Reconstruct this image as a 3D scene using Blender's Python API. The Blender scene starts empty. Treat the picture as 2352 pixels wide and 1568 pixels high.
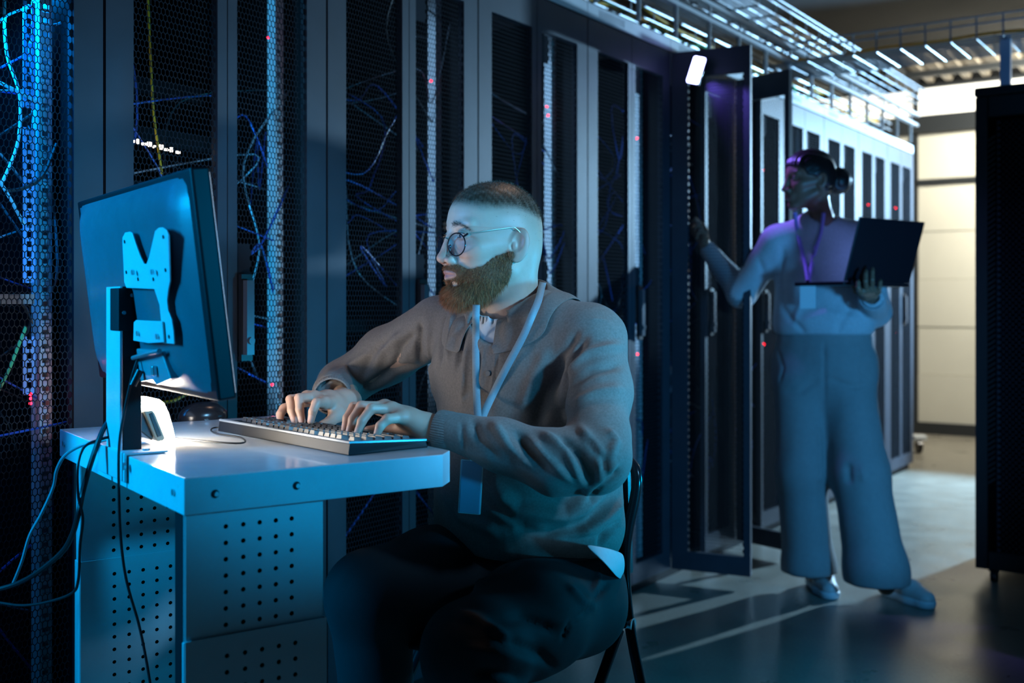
import bpy, bmesh, math, random
import numpy as np
from mathutils import Vector, Matrix
C = bpy.context.scene
COL = C.collection
random.seed(7)
rng = np.random.default_rng(11)
R = math.radians
# ------------------------------------------------------------------ camera
FPX, CX, HY, CH = 2500.0, 1176.0, 700.0, 1.115      # focal length in px, centre, horizon row, camera height
cam = bpy.data.cameras.new('camera')
camo = bpy.data.objects.new('camera', cam); COL.objects.link(camo)
camo.location = (0, 0, CH); camo.rotation_euler = (R(90), 0, 0)
cam.sensor_width = 36; cam.lens = 36 * FPX / 2352
cam.shift_y = -(784 - HY) / 2352
cam.clip_start = 0.02; cam.clip_end = 60
cam.dof.use_dof = True; cam.dof.focus_distance = 2.08; cam.dof.aperture_fstop = 3.2
C.camera = camo
C.view_settings.view_transform = 'Standard'; C.view_settings.look = 'None'
C.view_settings.gamma = 1; C.view_settings.use_curve_mapping = False
C.view_settings.exposure = 0.0
C.cycles.use_denoising = True
C.cycles.max_bounces = 6
C.cycles.sample_clamp_indirect = 4
# ------------------------------------------------------------------ world
W = bpy.data.worlds.new('world'); C.world = W; W.use_nodes = True
W.node_tree.nodes['Background'].inputs[0].default_value = (0.02, 0.07, 0.2, 1)
W.node_tree.nodes['Background'].inputs[1].default_value = 0.012

def V(*a): return Vector(a)
def P(px, py, Y):                                    # a photograph pixel at depth Y -> a point of the room
    return V((px - CX) * Y / FPX, Y, CH - (py - HY) * Y / FPX)
def on_z(px, py, z):                                 # pixel on a horizontal plane
    return P(px, py, (CH - z) * FPX / (py - HY))
def on_plane(px, py, p0, n):                         # pixel ray on any plane
    d = P(px, py, 1.0) - V(0, 0, CH)
    t = (Vector(p0) - V(0, 0, CH)).dot(Vector(n)) / d.dot(Vector(n))
    return V(0, 0, CH) + d * t
# ------------------------------------------------------------------ lights
def area(name, loc, target, size, power, color, sy=None, spread=180):
    l = bpy.data.lights.new(name, 'AREA'); l.energy = power; l.color = color
    l.size = size; l.shape = 'RECTANGLE'; l.size_y = sy or size; l.spread = R(spread)
    o = bpy.data.objects.new(name, l); COL.objects.link(o); o.location = loc
    o.rotation_euler = (Vector(target) - Vector(loc)).to_track_quat('-Z', 'Y').to_euler()
    return o
def spot(name, loc, target, power, color, cone, blend, rad):
    l = bpy.data.lights.new(name, 'SPOT'); l.energy = power; l.color = color
    l.spot_size = R(cone); l.spot_blend = blend; l.shadow_soft_size = rad
    o = bpy.data.objects.new(name, l); COL.objects.link(o); o.location = loc
    o.rotation_euler = (Vector(target) - Vector(loc)).to_track_quat('-Z', 'Y').to_euler()
    return o
spot('key_lamp_right', (1.15, 1.20, 1.50), (0.02, 2.05, 1.16), 100, (0.22, 0.60, 1.0), 40, 0.7, 0.06)
spot('cyan_lamp_right', (1.30, 0.55, 1.30), (-0.20, 1.70, 1.15), 105, (0.0, 0.44, 1.0), 28, 0.6, 0.08)
area('cyan_lamp_low', (1.7, 2.75, 0.70), (0.2, 2.1, 0.85), 0.22, 15, (0.0, 0.50, 1.0))
spot('cyan_fill_torso', (1.5, 1.25, 0.62), (0.14, 2.0, 0.98), 90, (0.0, 0.50, 1.0), 30, 0.7, 0.06)  # added fill that puts more cyan on the arm and belly
spot('cyan_fill_woman', (1.75, 2.3, 0.9), (1.2, 4.2, 0.82), 82, (0.06, 0.44, 1.0), 60, 0.6, 0.1)  # added unseen fill, carries the cyan light onto the woman
area('cyan_lamp_left', (-1.85, 1.30, 1.52), (-0.60, 1.9, 1.00), 0.16, 54, (0.0, 0.42, 1.0), 0.5)
spot('studio_lamp', (-0.40, -0.25, 1.20), (0.25, 3.3, 2.12), 17, (0.20, 0.42, 1.0), 42, 0.25, 0.05)
spot('ceiling_lamp_warm', (0.55, 2.75, 2.9), (0.1, 2.1, 1.1), 30, (1.0, 0.62, 0.42), 50, 0.8, 0.10)
spot('aisle_floodlight', (4.35, 7.02, 2.0), (1.6, 5.3, 1.35), 1500, (0.36, 0.68, 1.0), 110, 0.3, 0.05)
spot('tray_fill', (2.35, 4.0, 2.0), (2.0, 5.1, 2.42), 14, (0.04, 0.32, 1.0), 70, 0.6, 0.05)  # added unseen fill that turns the crossing tray blue
area('end_zone_lamp', (4.4, 7.6, 3.0), (3.9, 9.2, 2.1), 0.7, 200, (1.0, 0.95, 0.80))
# ------------------------------------------------------------------ naming
def tag(o, label=None, cat=None, group=None, kind=None):
    if label: o['label'] = label
    if cat: o['category'] = cat
    if group: o['group'] = group
    if kind: o['kind'] = kind
    return o
def empty(name, loc=(0, 0, 0), rz=0, label=None, cat=None, group=None):
    o = bpy.data.objects.new(name, None); COL.objects.link(o)
    o.location = loc; o.rotation_euler = (0, 0, rz); o.empty_display_size = 0.05
    return tag(o, label, cat, group)
def link(name, me, mat=None, parent=None, smooth=False):
    if mat is not None and len(me.materials) == 0: me.materials.append(mat)
    if smooth: me.polygons.foreach_set('use_smooth', [True] * len(me.polygons))
    o = bpy.data.objects.new(name, me); COL.objects.link(o)
    if parent is not None:
        o.parent = parent
    return o
def world_child(o, parent):                          # parent a mesh whose vertices are in room coordinates
    o.parent = parent
    o.matrix_parent_inverse = (Matrix.LocRotScale(parent.location, parent.rotation_euler, parent.scale)).inverted()
    return o
# ------------------------------------------------------------------ mesh builder
class MB:
    def __init__(s): s.v = []; s.f = []
    def add(s, vs, fs):
        n = len(s.v); s.v += [tuple(p) for p in vs]; s.f += [tuple(i + n for i in f) for f in fs]; return s
    def box(s, a, b):
        (x0, y0, z0), (x1, y1, z1) = a, b
        return s.add([(x0,y0,z0),(x1,y0,z0),(x1,y1,z0),(x0,y1,z0),(x0,y0,z1),(x1,y0,z1),(x1,y1,z1),(x0,y1,z1)],
                     [(0,3,2,1),(4,5,6,7),(0,1,5,4),(1,2,6,5),(2,3,7,6),(3,0,4,7)])
    def cbox(s, c, size, axes=None):                 # box by centre, size and axes
        ax = axes or (V(1,0,0), V(0,1,0), V(0,0,1)); c = Vector(c)
        vs = []
        for k in (-.5, .5):
            for i, j in ((-.5,-.5),(.5,-.5),(.5,.5),(-.5,.5)):
                vs.append(c + ax[0]*size[0]*i + ax[1]*size[1]*j + ax[2]*size[2]*k)
        return s.add(vs, [(0,3,2,1),(4,5,6,7),(0,1,5,4),(1,2,6,5),(2,3,7,6),(3,0,4,7)])
    def prism(s, pts, off):                          # polygon extruded by a vector
        off = Vector(off); n = len(pts); pts = [Vector(p) for p in pts]
        return s.add(pts + [p + off for p in pts],
                     [tuple(range(n))[::-1], tuple(range(n, 2*n))] + [(i, (i+1) % n, n+(i+1) % n, n+i) for i in range(n)])
    def tube(s, pts, r, seg=8, cap=True):
        pts = [Vector(p) for p in pts]; n = len(pts)
        rr = r if isinstance(r, (list, tuple)) else [r]*n
        up = None; vs = []
        for i, p in enumerate(pts):
            t = (pts[min(i+1, n-1)] - pts[max(i-1, 0)]).normalized()
            if up is None:
                up = V(0,0,1) if abs(t.z) < .9 else V(1,0,0)
            a = up - t * up.dot(t); a.normalize(); b = t.cross(a); up = a
            for k in range(seg):
                q = 2*math.pi*k/seg
                vs.append(p + (a*math.cos(q) + b*math.sin(q))*rr[i])
        fs = [(i*seg+k, i*seg+(k+1) % seg, (i+1)*seg+(k+1) % seg, (i+1)*seg+k) for i in range(n-1) for k in range(seg)]
        if cap: fs += [tuple(range(seg))[::-1], tuple((n-1)*seg+k for k in range(seg))]
        return s.add(vs, fs)
    def disc(s, c, nrm, r, depth, seg=16):           # short cylinder along nrm
        c = Vector(c); nrm = Vector(nrm).normalized()
        return s.tube([c, c + nrm*depth], r, seg)
    def ball(s, c, r, seg=12, rings=8):
        c = Vector(c); rx = r if isinstance(r, (tuple, list)) else (r, r, r)
        vs = [c + V(0,0,rx[2])]
        for j in range(1, rings):
            th = math.pi*j/rings
            for k in range(seg):
                q = 2*math.pi*k/seg
                vs.append(c + V(rx[0]*math.sin(th)*math.cos(q), rx[1]*math.sin(th)*math.sin(q), rx[2]*math.cos(th)))
        vs.append(c - V(0,0,rx[2])); fs = []
        for k in range(seg): fs.append((0, 1+k, 1+(k+1) % seg))
        for j in range(rings-2):
            for k in range(seg):
                a = 1+j*seg; fs.append((a+k, a+seg+k, a+seg+(k+1) % seg, a+(k+1) % seg))
        a = 1+(rings-2)*seg
        for k in range(seg): fs.append((a+k, len(vs)-1, a+(k+1) % seg))
        return s.add(vs, fs)
    def mesh(s, name):
        me = bpy.data.meshes.new(name); me.from_pydata([tuple(v) for v in s.v], [], s.f); me.update(); return me
    def build(s, name, mat, parent=None, smooth=False, bevel=0, seg=2, world=False):
        me = s.mesh(name)
        o = link(name, me, mat, None if world else parent, smooth)
        if world and parent is not None: world_child(o, parent)
        if bevel:
            m = o.modifiers.new('bevel', 'BEVEL'); m.width = bevel; m.segments = seg; m.limit_method = 'ANGLE'; m.angle_limit = R(35)
        if smooth:
            try: me.set_sharp_from_angle(angle=R(40))
            except Exception: pass
        return o
def spline(pts, n=8):                                # Catmull-Rom through points
    pts = [Vector(p) for p in pts]; out = []
    for i in range(len(pts)-1):
        p0 = pts[max(i-1, 0)]; p1 = pts[i]; p2 = pts[i+1]; p3 = pts[min(i+2, len(pts)-1)]
        for k in range(n):
            t = k/n
            out.append(0.5*((2*p1) + (p2-p0)*t + (2*p0-5*p1+4*p2-p3)*t*t + (3*p1-p0-3*p2+p3)*t**3))
    out.append(pts[-1]); return out
def plate(outline, holes, y0, y1, name, mat, parent, bevel=0):   # x-z plate with real holes; holes = (x, z, r)
    bm = bmesh.new()
    def loop(pts):
        vs = [bm.verts.new((p[0], y0, p[1])) for p in pts]
        return [bm.edges.new((vs[i], vs[(i+1) % len(vs)])) for i in range(len(vs))]
    es = loop(outline)
    for hx, hz, hr in holes:
        es += loop([(hx+hr*math.cos(2*math.pi*k/12), hz+hr*math.sin(2*math.pi*k/12)) for k in range(12)])
    bmesh.ops.triangle_fill(bm, edges=es, use_beauty=True, use_dissolve=False)
    r = bmesh.ops.extrude_face_region(bm, geom=bm.faces[:])
    bmesh.ops.translate(bm, verts=[g for g in r['geom'] if isinstance(g, bmesh.types.BMVert)], vec=(0, y1-y0, 0))
    bmesh.ops.recalc_face_normals(bm, faces=bm.faces[:])
    me = bpy.data.meshes.new(name); bm.to_mesh(me); bm.free()
    o = link(name, me, mat, parent)
    return o
# ------------------------------------------------------------------ materials
def mat(name, col, rough=0.5, metal=0.0, noise=0.0, nscale=20, bump=0.0, bscale=200, emit=None, estr=0, spec=0.5,
        alpha=1, trans=0, attr=None, sheen=0, sss=0, coat=0):
    m = bpy.data.materials.new(name); m.use_nodes = True; nt = m.node_tree
    b = nt.nodes['Principled BSDF']; L = nt.links.new
    b.inputs['Roughness'].default_value = rough; b.inputs['Metallic'].default_value = metal
    b.inputs['Specular IOR Level'].default_value = spec
    b.inputs['Base Color'].default_value = (*col, 1)
    if alpha < 1: b.inputs['Alpha'].default_value = alpha
    if trans: b.inputs['Transmission Weight'].default_value = trans
    if coat: b.inputs['Coat Weight'].default_value = coat
    if sheen: b.inputs['Sheen Weight'].default_value = sheen*.3; b.inputs['Sheen Roughness'].default_value = .4
    if sss:
        b.inputs['Subsurface Weight'].default_value = sss; b.inputs['Subsurface Radius'].default_value = (1, .35, .2)
        b.inputs['Subsurface Scale'].default_value = .008
    src = None
    tc = nt.nodes.new('ShaderNodeTexCoord')
    if attr:
        a = nt.nodes.new('ShaderNodeAttribute'); a.attribute_name = attr; src = a.outputs['Color']
    if noise:
        n = nt.nodes.new('ShaderNodeTexNoise'); n.inputs['Scale'].default_value = nscale; n.inputs['Detail'].default_value = 6
        L(tc.outputs['Object'], n.inputs['Vector'])
        mr = nt.nodes.new('ShaderNodeMapRange'); mr.inputs[3].default_value = 1-noise; mr.inputs[4].default_value = 1+noise
        mr.inputs[1].default_value = .3; mr.inputs[2].default_value = .7
        L(n.outputs['Fac'], mr.inputs[0])
        mx = nt.nodes.new('ShaderNodeVectorMath'); mx.operation = 'SCALE'
        if src is not None: L(src, mx.inputs[0])
        else: mx.inputs[0].default_value = col
        L(mr.outputs[0], mx.inputs['Scale']); src = mx.outputs[0]
    if src is not None: L(src, b.inputs['Base Color'])
    if bump:
        n2 = nt.nodes.new('ShaderNodeTexNoise'); n2.inputs['Scale'].default_value = bscale; n2.inputs['Detail'].default_value = 3
        L(tc.outputs['Object'], n2.inputs['Vector'])
        bp = nt.nodes.new('ShaderNodeBump'); bp.inputs['Strength'].default_value = bump; bp.inputs['Distance'].default_value = .001
        L(n2.outputs['Fac'], bp.inputs['Height']); L(bp.outputs[0], b.inputs['Normal'])
    if emit:
        b.inputs['Emission Color'].default_value = (*emit, 1); b.inputs['Emission Strength'].default_value = estr
    return m
M = {}
M['rack'] = mat('rack_paint', (.033, .040, .054), .5, 0, .12, 8, .25, 900, spec=.3)
M['rack_dark'] = mat('rack_black', (.006, .0065, .008), .6, spec=.25)
M['mesh'] = mat('perforated_steel', (.020, .023, .030), .85, 0, spec=.08)
M['rail'] = mat('galvanised_rail', (.8, .82, .85), .45, .1)
M['strip'] = mat('header_paint', (.55, .57, .60), .45, 0, .1, 10)
M['black'] = mat('black_plastic', (.012, .012, .014), .35, 0, 0, 20, .2, 700)
M['black_metal'] = mat('black_metal', (.02, .02, .024), .22, .4)
M['chrome'] = mat('bright_metal', (.6, .62, .64), .35, .9)
M['wire'] = mat('zinc_wire', (.20, .22, .24), .4, .6)
M['led'] = mat('red_led', (.3, 0, 0), .4, emit=(1, .004, .012), estr=30)
M['bluecable'] = mat('blue_cable', (.03, .10, .45), .4)
M['greycable'] = mat('grey_cable', (.22, .26, .3), .4)
M['blackcable'] = mat('black_cable', (.012, .013, .015), .38)
M['yellowcable'] = mat('yellow_cable', (.75, .42, .02), .45)
M['greencable'] = mat('green_cable', (.1, .6, .25), .45)
M['orangecable'] = mat('orange_cable', (.75, .28, .02), .45)
M['desk'] = mat('desk_enamel', (.62, .64, .66), .33, 0, .03, 30, .35, 1200)
M['desktop'] = mat('desktop_enamel', (.60, .60, .60), .16, 0, .04, 25, .08, 300, coat=.3)
M['steel'] = mat('painted_steel', (.60, .62, .64), .35, .1, .03, 30, .3, 1200)
# ================================================================== SETTING
D = V(0.5723, 0.8200, 0); NR = V(0.8200, -0.5723, 0)          # row direction, outward normal of the rack fronts
R0 = V(-0.8525, 2.277, 0); RZ = math.atan2(.82, .5723)
def floor_mat():
    m = mat('concrete_floor', (.2, .2, .2), .32)
    nt = m.node_tree; L = nt.links.new; b = nt.nodes['Principled BSDF']; tc = nt.nodes.new('ShaderNodeTexCoord')
    n = nt.nodes.new('ShaderNodeTexNoise'); n.inputs['Scale'].default_value = 6; n.inputs['Detail'].default_value = 8
    n2 = nt.nodes.new('ShaderNodeTexNoise'); n2.inputs['Scale'].default_value = 90; n2.inputs['Detail'].default_value = 4
    L(tc.outputs['Object'], n.inputs[0]); L(tc.outputs['Object'], n2.inputs[0])
    cr = nt.nodes.new('ShaderNodeValToRGB'); cr.color_ramp.elements[0].position = .3; cr.color_ramp.elements[1].position = .72
    cr.color_ramp.elements[0].color = (.17, .155, .13, 1); cr.color_ramp.elements[1].color = (.30, .28, .235, 1)
    mx = nt.nodes.new('ShaderNodeMix'); mx.inputs['Factor'].default_value = .45
    L(n.outputs['Fac'], mx.inputs[2]); L(n2.outputs['Fac'], mx.inputs[3]); L(mx.outputs[0], cr.inputs[0])
    L(cr.outputs[0], b.inputs['Base Color'])
    mr = nt.nodes.new('ShaderNodeMapRange'); mr.inputs[3].default_value = .2; mr.inputs[4].default_value = .42
    L(n.outputs['Fac'], mr.inputs[0]); L(mr.outputs[0], b.inputs['Roughness'])
    return m
def struct(name, mb, m, parent=None, **k):
    o = mb.build(name, m, parent, **k); o['kind'] = 'structure'; return o
def rowpt(s, out=0, z=0): return R0 + D*s + NR*out + V(0, 0, z)
M['floor'] = floor_mat()
struct('floor', MB().box((-6, -3, -.05), (9, 13, 0)), M['floor'])
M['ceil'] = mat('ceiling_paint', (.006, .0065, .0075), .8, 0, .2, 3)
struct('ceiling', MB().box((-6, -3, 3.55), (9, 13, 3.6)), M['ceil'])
# far wall, square to the rack row
WP = V(3.59, 9.40, 0); WD = NR.copy(); WB = D.copy()            # along the wall, away from the camera
def wallpt(t, z, back=0): return WP + WD*t + WB*back + V(0, 0, z)
def wbox(mb, t0, t1, z0, z1, b0, b1):
    c = wallpt((t0+t1)/2, (z0+z1)/2, (b0+b1)/2)
    return mb.cbox(c, (t1-t0, b1-b0, z1-z0), (WD, WB, V(0, 0, 1)))
M['cream'] = mat('cream_wall_panel', (.74, .72, .63), .55, 0, .07, 1.2)
M['frame_dk'] = mat('dark_frame', (.03, .035, .04), .5)
wall = struct('wall_far', wbox(MB(), -6, 5, -.02, 3.6, .10, .2), M['ceil'])
for (z0, z1) in ((.10, 2.16), (2.20, 2.60)):
    for k, (t0, t1) in enumerate(((-1.6, -.125), (-.085, 1.15), (1.19, 2.6))):
        mb = MB()
        n = 1 if z1 > 2.3 else 5
        for i in range(n):                                       # horizontal laps of the panel
            a = z0+(z1-z0)*i/n; c = z0+(z1-z0)*(i+1)/n
            wbox(mb, t0, t1, a+(.003 if i else 0), c, .03+.006*(i % 2), .09)
        mb.build('wall_panel', M['cream'], wall)
for z0, z1, n in ((2.16, 2.20, 'trim_1'), (0, .10, 'baseboard_far'), (2.60, 2.74, 'trim_2')):
    struct(n, wbox(MB(), -3, 4, z0, z1, -.03 if z0 > 2.3 else 0, .09), M['frame_dk'])
for i, t in enumerate((-1.62, -.105, 1.17)):
    struct('trim_%d' % (3+i), wbox(MB(), t-.02, t+.02, .1, 3.02, 0, .09), M['frame_dk'])
M['window'] = mat('bright_window', (.9, .9, .85), .5, emit=(1.0, .97, .86), estr=1.35)
w = struct('window_1', MB(), M['frame_dk']) if False else None
wf = MB(); wbox(wf, -2.6, 3.6, 2.99, 3.02, 0, .08); wbox(wf, -2.6, 3.6, 2.74, 2.755, 0, .08)
win = struct('window_1', wf, M['frame_dk'])
for t0, t1 in ((-2.6, -1.64), (-1.60, -.125), (-.085, 1.15), (1.19, 3.6)):
    wbox(MB(), t0, t1, 2.755, 2.99, .04, .05).build('window_pane', M['window'], win)
# corrugated roof deck along the far wall, with bolts
M['deck'] = mat('roof_deck', (.42, .37, .30), .5, .1, .1, 4)
mb = MB(); t = -3.0
prof = []
while t < 4:
    for dt, dz in ((0, 0), (.05, 0), (.075, .05), (.125, .05), (.15, 0)):
        prof.append((t+dt, dz))
    t += .15
vs = [wallpt(a, 3.03+dz, 0) for a, dz in prof] + [wallpt(a, 3.10+dz, -.9) for a, dz in prof]
n = len(prof)
mb.add(vs, [(i, i+1, n+i+1, n+i) for i in range(n-1)])
struct('ceiling_deck', mb, M['deck'])
mb = MB()
wbox(mb, -3, 4, 3.00, 3.05, -.45, -.40)
struct('trim_6', mb, M['frame_dk'])
mb = MB()
wbox(mb, -.13, -.07, 2.95, 3.1, -.9, 0)
struct('trim_7', mb, M['frame_dk'])
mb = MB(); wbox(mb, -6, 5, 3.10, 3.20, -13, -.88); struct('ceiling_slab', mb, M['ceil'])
# concrete beam under the ceiling, running with the row
M['beam'] = mat('rough_concrete', (.06, .07, .08), .8, 0, .5, 5, .4, 60)
bm_ = MB()
bc = rowpt(5.6, -.98, 3.04)
bm_.cbox(bc, (5.2, .42, .12), (D, NR, V(0, 0, 1)))
struct('ceiling_beam', bm_, M['beam'])
# left and rear walls out of view keep the hall dark
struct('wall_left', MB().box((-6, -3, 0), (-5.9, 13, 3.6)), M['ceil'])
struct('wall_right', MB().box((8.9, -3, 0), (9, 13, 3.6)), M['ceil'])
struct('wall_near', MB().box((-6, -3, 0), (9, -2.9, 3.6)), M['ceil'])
# ================================================================== SERVER RACKS
RH, DZ0, DZ1 = 2.196, .045, 2.138
A_, B_ = .0104, .0134                                           # perforation pitch
def mesh_sheet(name, w, h, notch):
    ncol = int(w/A_); nrow = int((h - B_*2/3)/B_)
    sx = w/ncol; vs = []; fs = []
    t = .0014; ix = (sx-t)/sx; iz = (B_*4/3-t*1.3)/(B_*4/3)
    hexa = [(0, B_*2/3), (-sx/2, B_/3), (-sx/2, -B_/3), (0, -B_*2/3), (sx/2, -B_/3), (sx/2, B_/3)]
    # soften the hole towards an elongated hexagon
    for j in range(nrow):
        cz = j*B_ + B_*.6
        odd = j % 2
        if odd:
            for x0, sg in ((0, 1), (w, -1)):
                n = len(vs)
                vs += [(x0, 0, cz+B_*2/3), (x0+sg*sx/2, 0, cz+B_/3), (x0+sg*sx/2, 0, cz-B_/3), (x0, 0, cz-B_*2/3)]
                fs.append((n, n+1, n+2, n+3))
        for i in range(ncol - odd):
            cx = (i+.5+.5*odd)*sx
            n = len(vs)
            if any(a <= cx <= b and c <= cz <= d for a, b, c, d in notch):
                vs += [(cx+x, 0, cz+z) for x, z in hexa]; fs.append(tuple(range(n, n+6))); continue
            vs += [(cx+x, 0, cz+z) for x, z in hexa]
            vs += [(cx+x*ix, 0, cz+z*iz) for x, z in hexa]
            vs += [(cx+x*ix, .0013, cz+z*iz) for x, z in hexa]
            for k in range(6):
                l = (k+1) % 6
                fs.append((n+k, n+l, n+6+l, n+6+k)); fs.append((n+6+k, n+6+l, n+12+l, n+12+k))
    me = bpy.data.meshes.new(name); me.from_pydata(vs, [], fs); me.update(); me.materials.append(M['mesh'])
    return me
DW = .327; FW, FN = .071, .029                                  # half door width, wide (hinge) and narrow frame
MWID = DW-FW-FN; MZ0, MZ1 = .075, .105
MH = (DZ1-DZ0)-MZ0-MZ1
HZ = 1.085                                                        # handle height
sheetR = mesh_sheet('mesh_right_leaf', MWID, MH, [(-1, .048, HZ-.11-DZ0, HZ+.105-DZ0-.0), (-1, .05, MH-.1, MH+1)])
sheetL = mesh_sheet('mesh_left_leaf', MWID, MH, [])
def door_frame(left):                                           # local: hinge at x=0, leaf runs to x=DW
    a, b = FW, DW-FN
    H = DZ1-DZ0
    mb = MB()
    mb.box((.0035, 0, 0), (a, .022, H)); mb.box((b, 0, 0), (DW-.0015, .022, H))
    mb.box((a, 0, 0), (b, .022, MZ0)); mb.box((a, 0, H-MZ1), (b, .022, H))
    return mb.mesh('door_frame')
fr_mesh = {True: door_frame(True)}
def mirror_mesh(me):
    m2 = me.copy()
    for v in m2.vertices: v.co.x = -v.co.x
    m2.flip_normals(); return m2
fr_meshR = mirror_mesh(fr_mesh[True])
# door handle (swing handle with key lock)
def handle_parts():
    p = MB().cbox((0, -.007, 0), (.034, .010, .205)).mesh('handle_plate')
    lev = MB().prism([(-.012, -.012, .088), (.010, -.012, .088), (.010, -.012, -.088), (-.012, -.012, -.088)], (0, -.014, 0))
    lev.disc((0, -.026, -.055), (0, -1, 0), .009, .004)
    return p, lev.mesh('lever')
HP, HL = handle_parts()
vent_mesh = None
def rack_frame_mesh(w):
    mb = MB()
    Dp = .85
    mb.box((0, .03, 0), (.035, Dp, RH-.052)); mb.box((w-.035, .03, 0), (w, Dp, RH-.052))      # side posts and skins
    mb.box((.035, Dp-.02, .1), (w-.035, Dp, RH-.1))                                           # back
    mb.box((.035, .03, 0), (w-.035, Dp, .07))
    mb.box((.001, .004, RH-.052), (w-.001, .01, RH-.050))
    return mb.mesh('cabinet_frame')
def header_mesh(w):
    mb = MB()
    mb.box((.002, 0, RH-.050), (w-.002, .012, RH-.038)); mb.box((.002, 0, RH-.010), (w-.002, .012, RH))
    x = .002; x0, x1 = w*.12, w*.42
    mb.box((.002, 0, RH-.038), (x0, .012, RH-.010)); mb.box((x1, 0, RH-.038), (w-.002, .012, RH-.010))
    n = 22
    for i in range(n):
        a = x0+(x1-x0)*(i+.45)/n; mb.box((a, 0, RH-.038), (a+(x1-x0)/n*.55, .012, RH-.010))
    mb.box((.002, .012, RH-.006), (w-.002, .85, RH))
    return mb.mesh('header')
def rail_mesh():                                                # slotted mounting rail
    mb = MB(); z = .1
    mb.box((0, 0, .09), (.006, .03, 2.08)); mb.box((.022, 0, .09), (.028, .03, 2.08))
    while z < 2.06:
        mb.box((.006, 0, z), (.022, .003, z+.006)); mb.box((.006, 0, z+.0158), (.022, .003, z+.0218)); z += .0296
        mb.box((.006, 0, z-.0078), (.022, .003, z-.0018))
    return mb.mesh('rail')
RAIL = rail_mesh(); RAIL.materials.append(M['rail']); RAIL_D = RAIL.copy(); RAIL_D.materials.clear(); RAIL_D.materials.append(mat('shaded_rail', (.14, .18, .26), .6, spec=.2))  # RAIL_D: same rail with shade put into its colour, for the open racks
def pdu_mesh():
    mb = MB(); mb.box((0, 0, .3), (.05, .05, 1.95)); z = .36
    while z < 1.9:
        mb.box((.008, -.004, z), (.042, 0, z+.035)); z += .05
    return mb.mesh('power_strip')
PDU = pdu_mesh()
sv_m = MB().box((0, 0, 0), (.44, .6, .0415)).mesh('server_unit')
def frame_cache(w, c={}):
    k = round(w, 4)
    if k not in c: c[k] = (rack_frame_mesh(w), header_mesh(w))
    return c[k]
LINK = lambda name, me, m, par: link(name, me, m, par)
def leaf(parent, w, left, ang=0, sc=1.0, handle=True):
    me = fr_mesh[True] if left else fr_meshR
    d = LINK('door', me, M['rack'], parent)
    d.location = (0 if left else w, 0, DZ0); d.rotation_euler = (0, 0, -ang if left else ang)
    d.scale = (sc, 1, 1)
    mp = LINK('mesh_panel', sheetL if left else sheetR, M['mesh'], d)
    mp.location = (FW if left else -(DW-FN), .006, MZ0)
    if handle and not left:
        h = LINK('handle', HP, M['black'], d); h.location = (-(DW-FN)+.020, 0, HZ-DZ0)
        l = LINK('handle_lever', HL, M['lever'], d); l.location = (-(DW-FN)+.020, 0, HZ-DZ0)
    return d
M['lever'] = mat('lever_dark', (.10, .11, .13), .3, .3)
M['steelblue'] = mat('lever_grey', (.32, .34, .38), .3, .3)
def cables(parent, x0, x1, y0, y1, z0, z1, n, mats, seed, rr=(.002, .0035), sag=.25):
    rs = random.Random(seed)
    for i in range(n):
        a = V(rs.uniform(x0, x1), rs.uniform(y0, y1), rs.uniform(z0, z1))
        pts = [a]
        for k in range(rs.choice((2, 3, 3, 4))):
            a = a + V(rs.uniform(-.14, .14), rs.uniform(-.05, .05), rs.uniform(-sag, sag*.6))
            a.x = min(max(a.x, x0), x1); a.y = min(max(a.y, y0), y1); a.z = min(max(a.z, .12), 2.05)
            pts.append(a)
        pts[0].x = x0-.012 if pts[0].x < (x0+x1)/2 else x1+.012; pts.append(V(x0-.012 if rs.random() < .5 else x1+.012, pts[-1].y+.05, max(.1, pts[-1].z-rs.uniform(.05, .3))))
        MB().tube(spline(pts, 6), rs.uniform(*rr), 5).build('cable', M[rs.choice(mats)], parent, smooth=True)
leds = MB().ball((0, 0, 0), .0034, 10, 8).mesh('indicator_light'); leds.materials.append(M['led'])
def rack(s0, w, label, open_leaf=None, detail=2, seed=0, led=(), left_open=None, group=None, right_gone=False):
    r = empty('server_rack', rowpt(s0), RZ, label, 'server rack', 'server racks in the row')
    fm, hm = frame_cache(w)
    LINK('cabinet_frame', fm, M['rack_dark'], r)
    LINK('header', hm, M['strip'], r)
    sc = (w/2)/DW
    leaf(r, w, True, left_open or 0, sc)
    leaf(r, w, False, open_leaf or 0, sc)
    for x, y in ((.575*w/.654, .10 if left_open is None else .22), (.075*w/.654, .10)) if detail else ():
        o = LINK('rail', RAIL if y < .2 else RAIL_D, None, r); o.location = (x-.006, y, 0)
    if detail:
        p = LINK('power_strip', PDU, M['black'], r); p.location = (w*.92, .55, 0)
        rs = random.Random(seed)
        z = .14
        while z < 1.9:
            if rs.random() < .32:
                u = LINK('server_unit', sv_m, M['rack_dark'], r); u.location = (w/2-.22, rs.uniform(.30, .36), z)
                z += .0445*rs.choice((1, 2, 3))
            z += .0445*rs.choice((1, 2))
        cables(r, .05, w-.05, .07, .2, .3, 2.0, 24 if detail > 1 else 6, ['bluecable', 'bluecable', 'greycable', 'blackcable'], seed+50)
    for (lx, lz) in led:
        o = LINK('indicator_light', leds, None, r); o.location = (lx, .03, lz)
        if detail < 2: o.scale = (1.3,)*3
    return r
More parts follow.
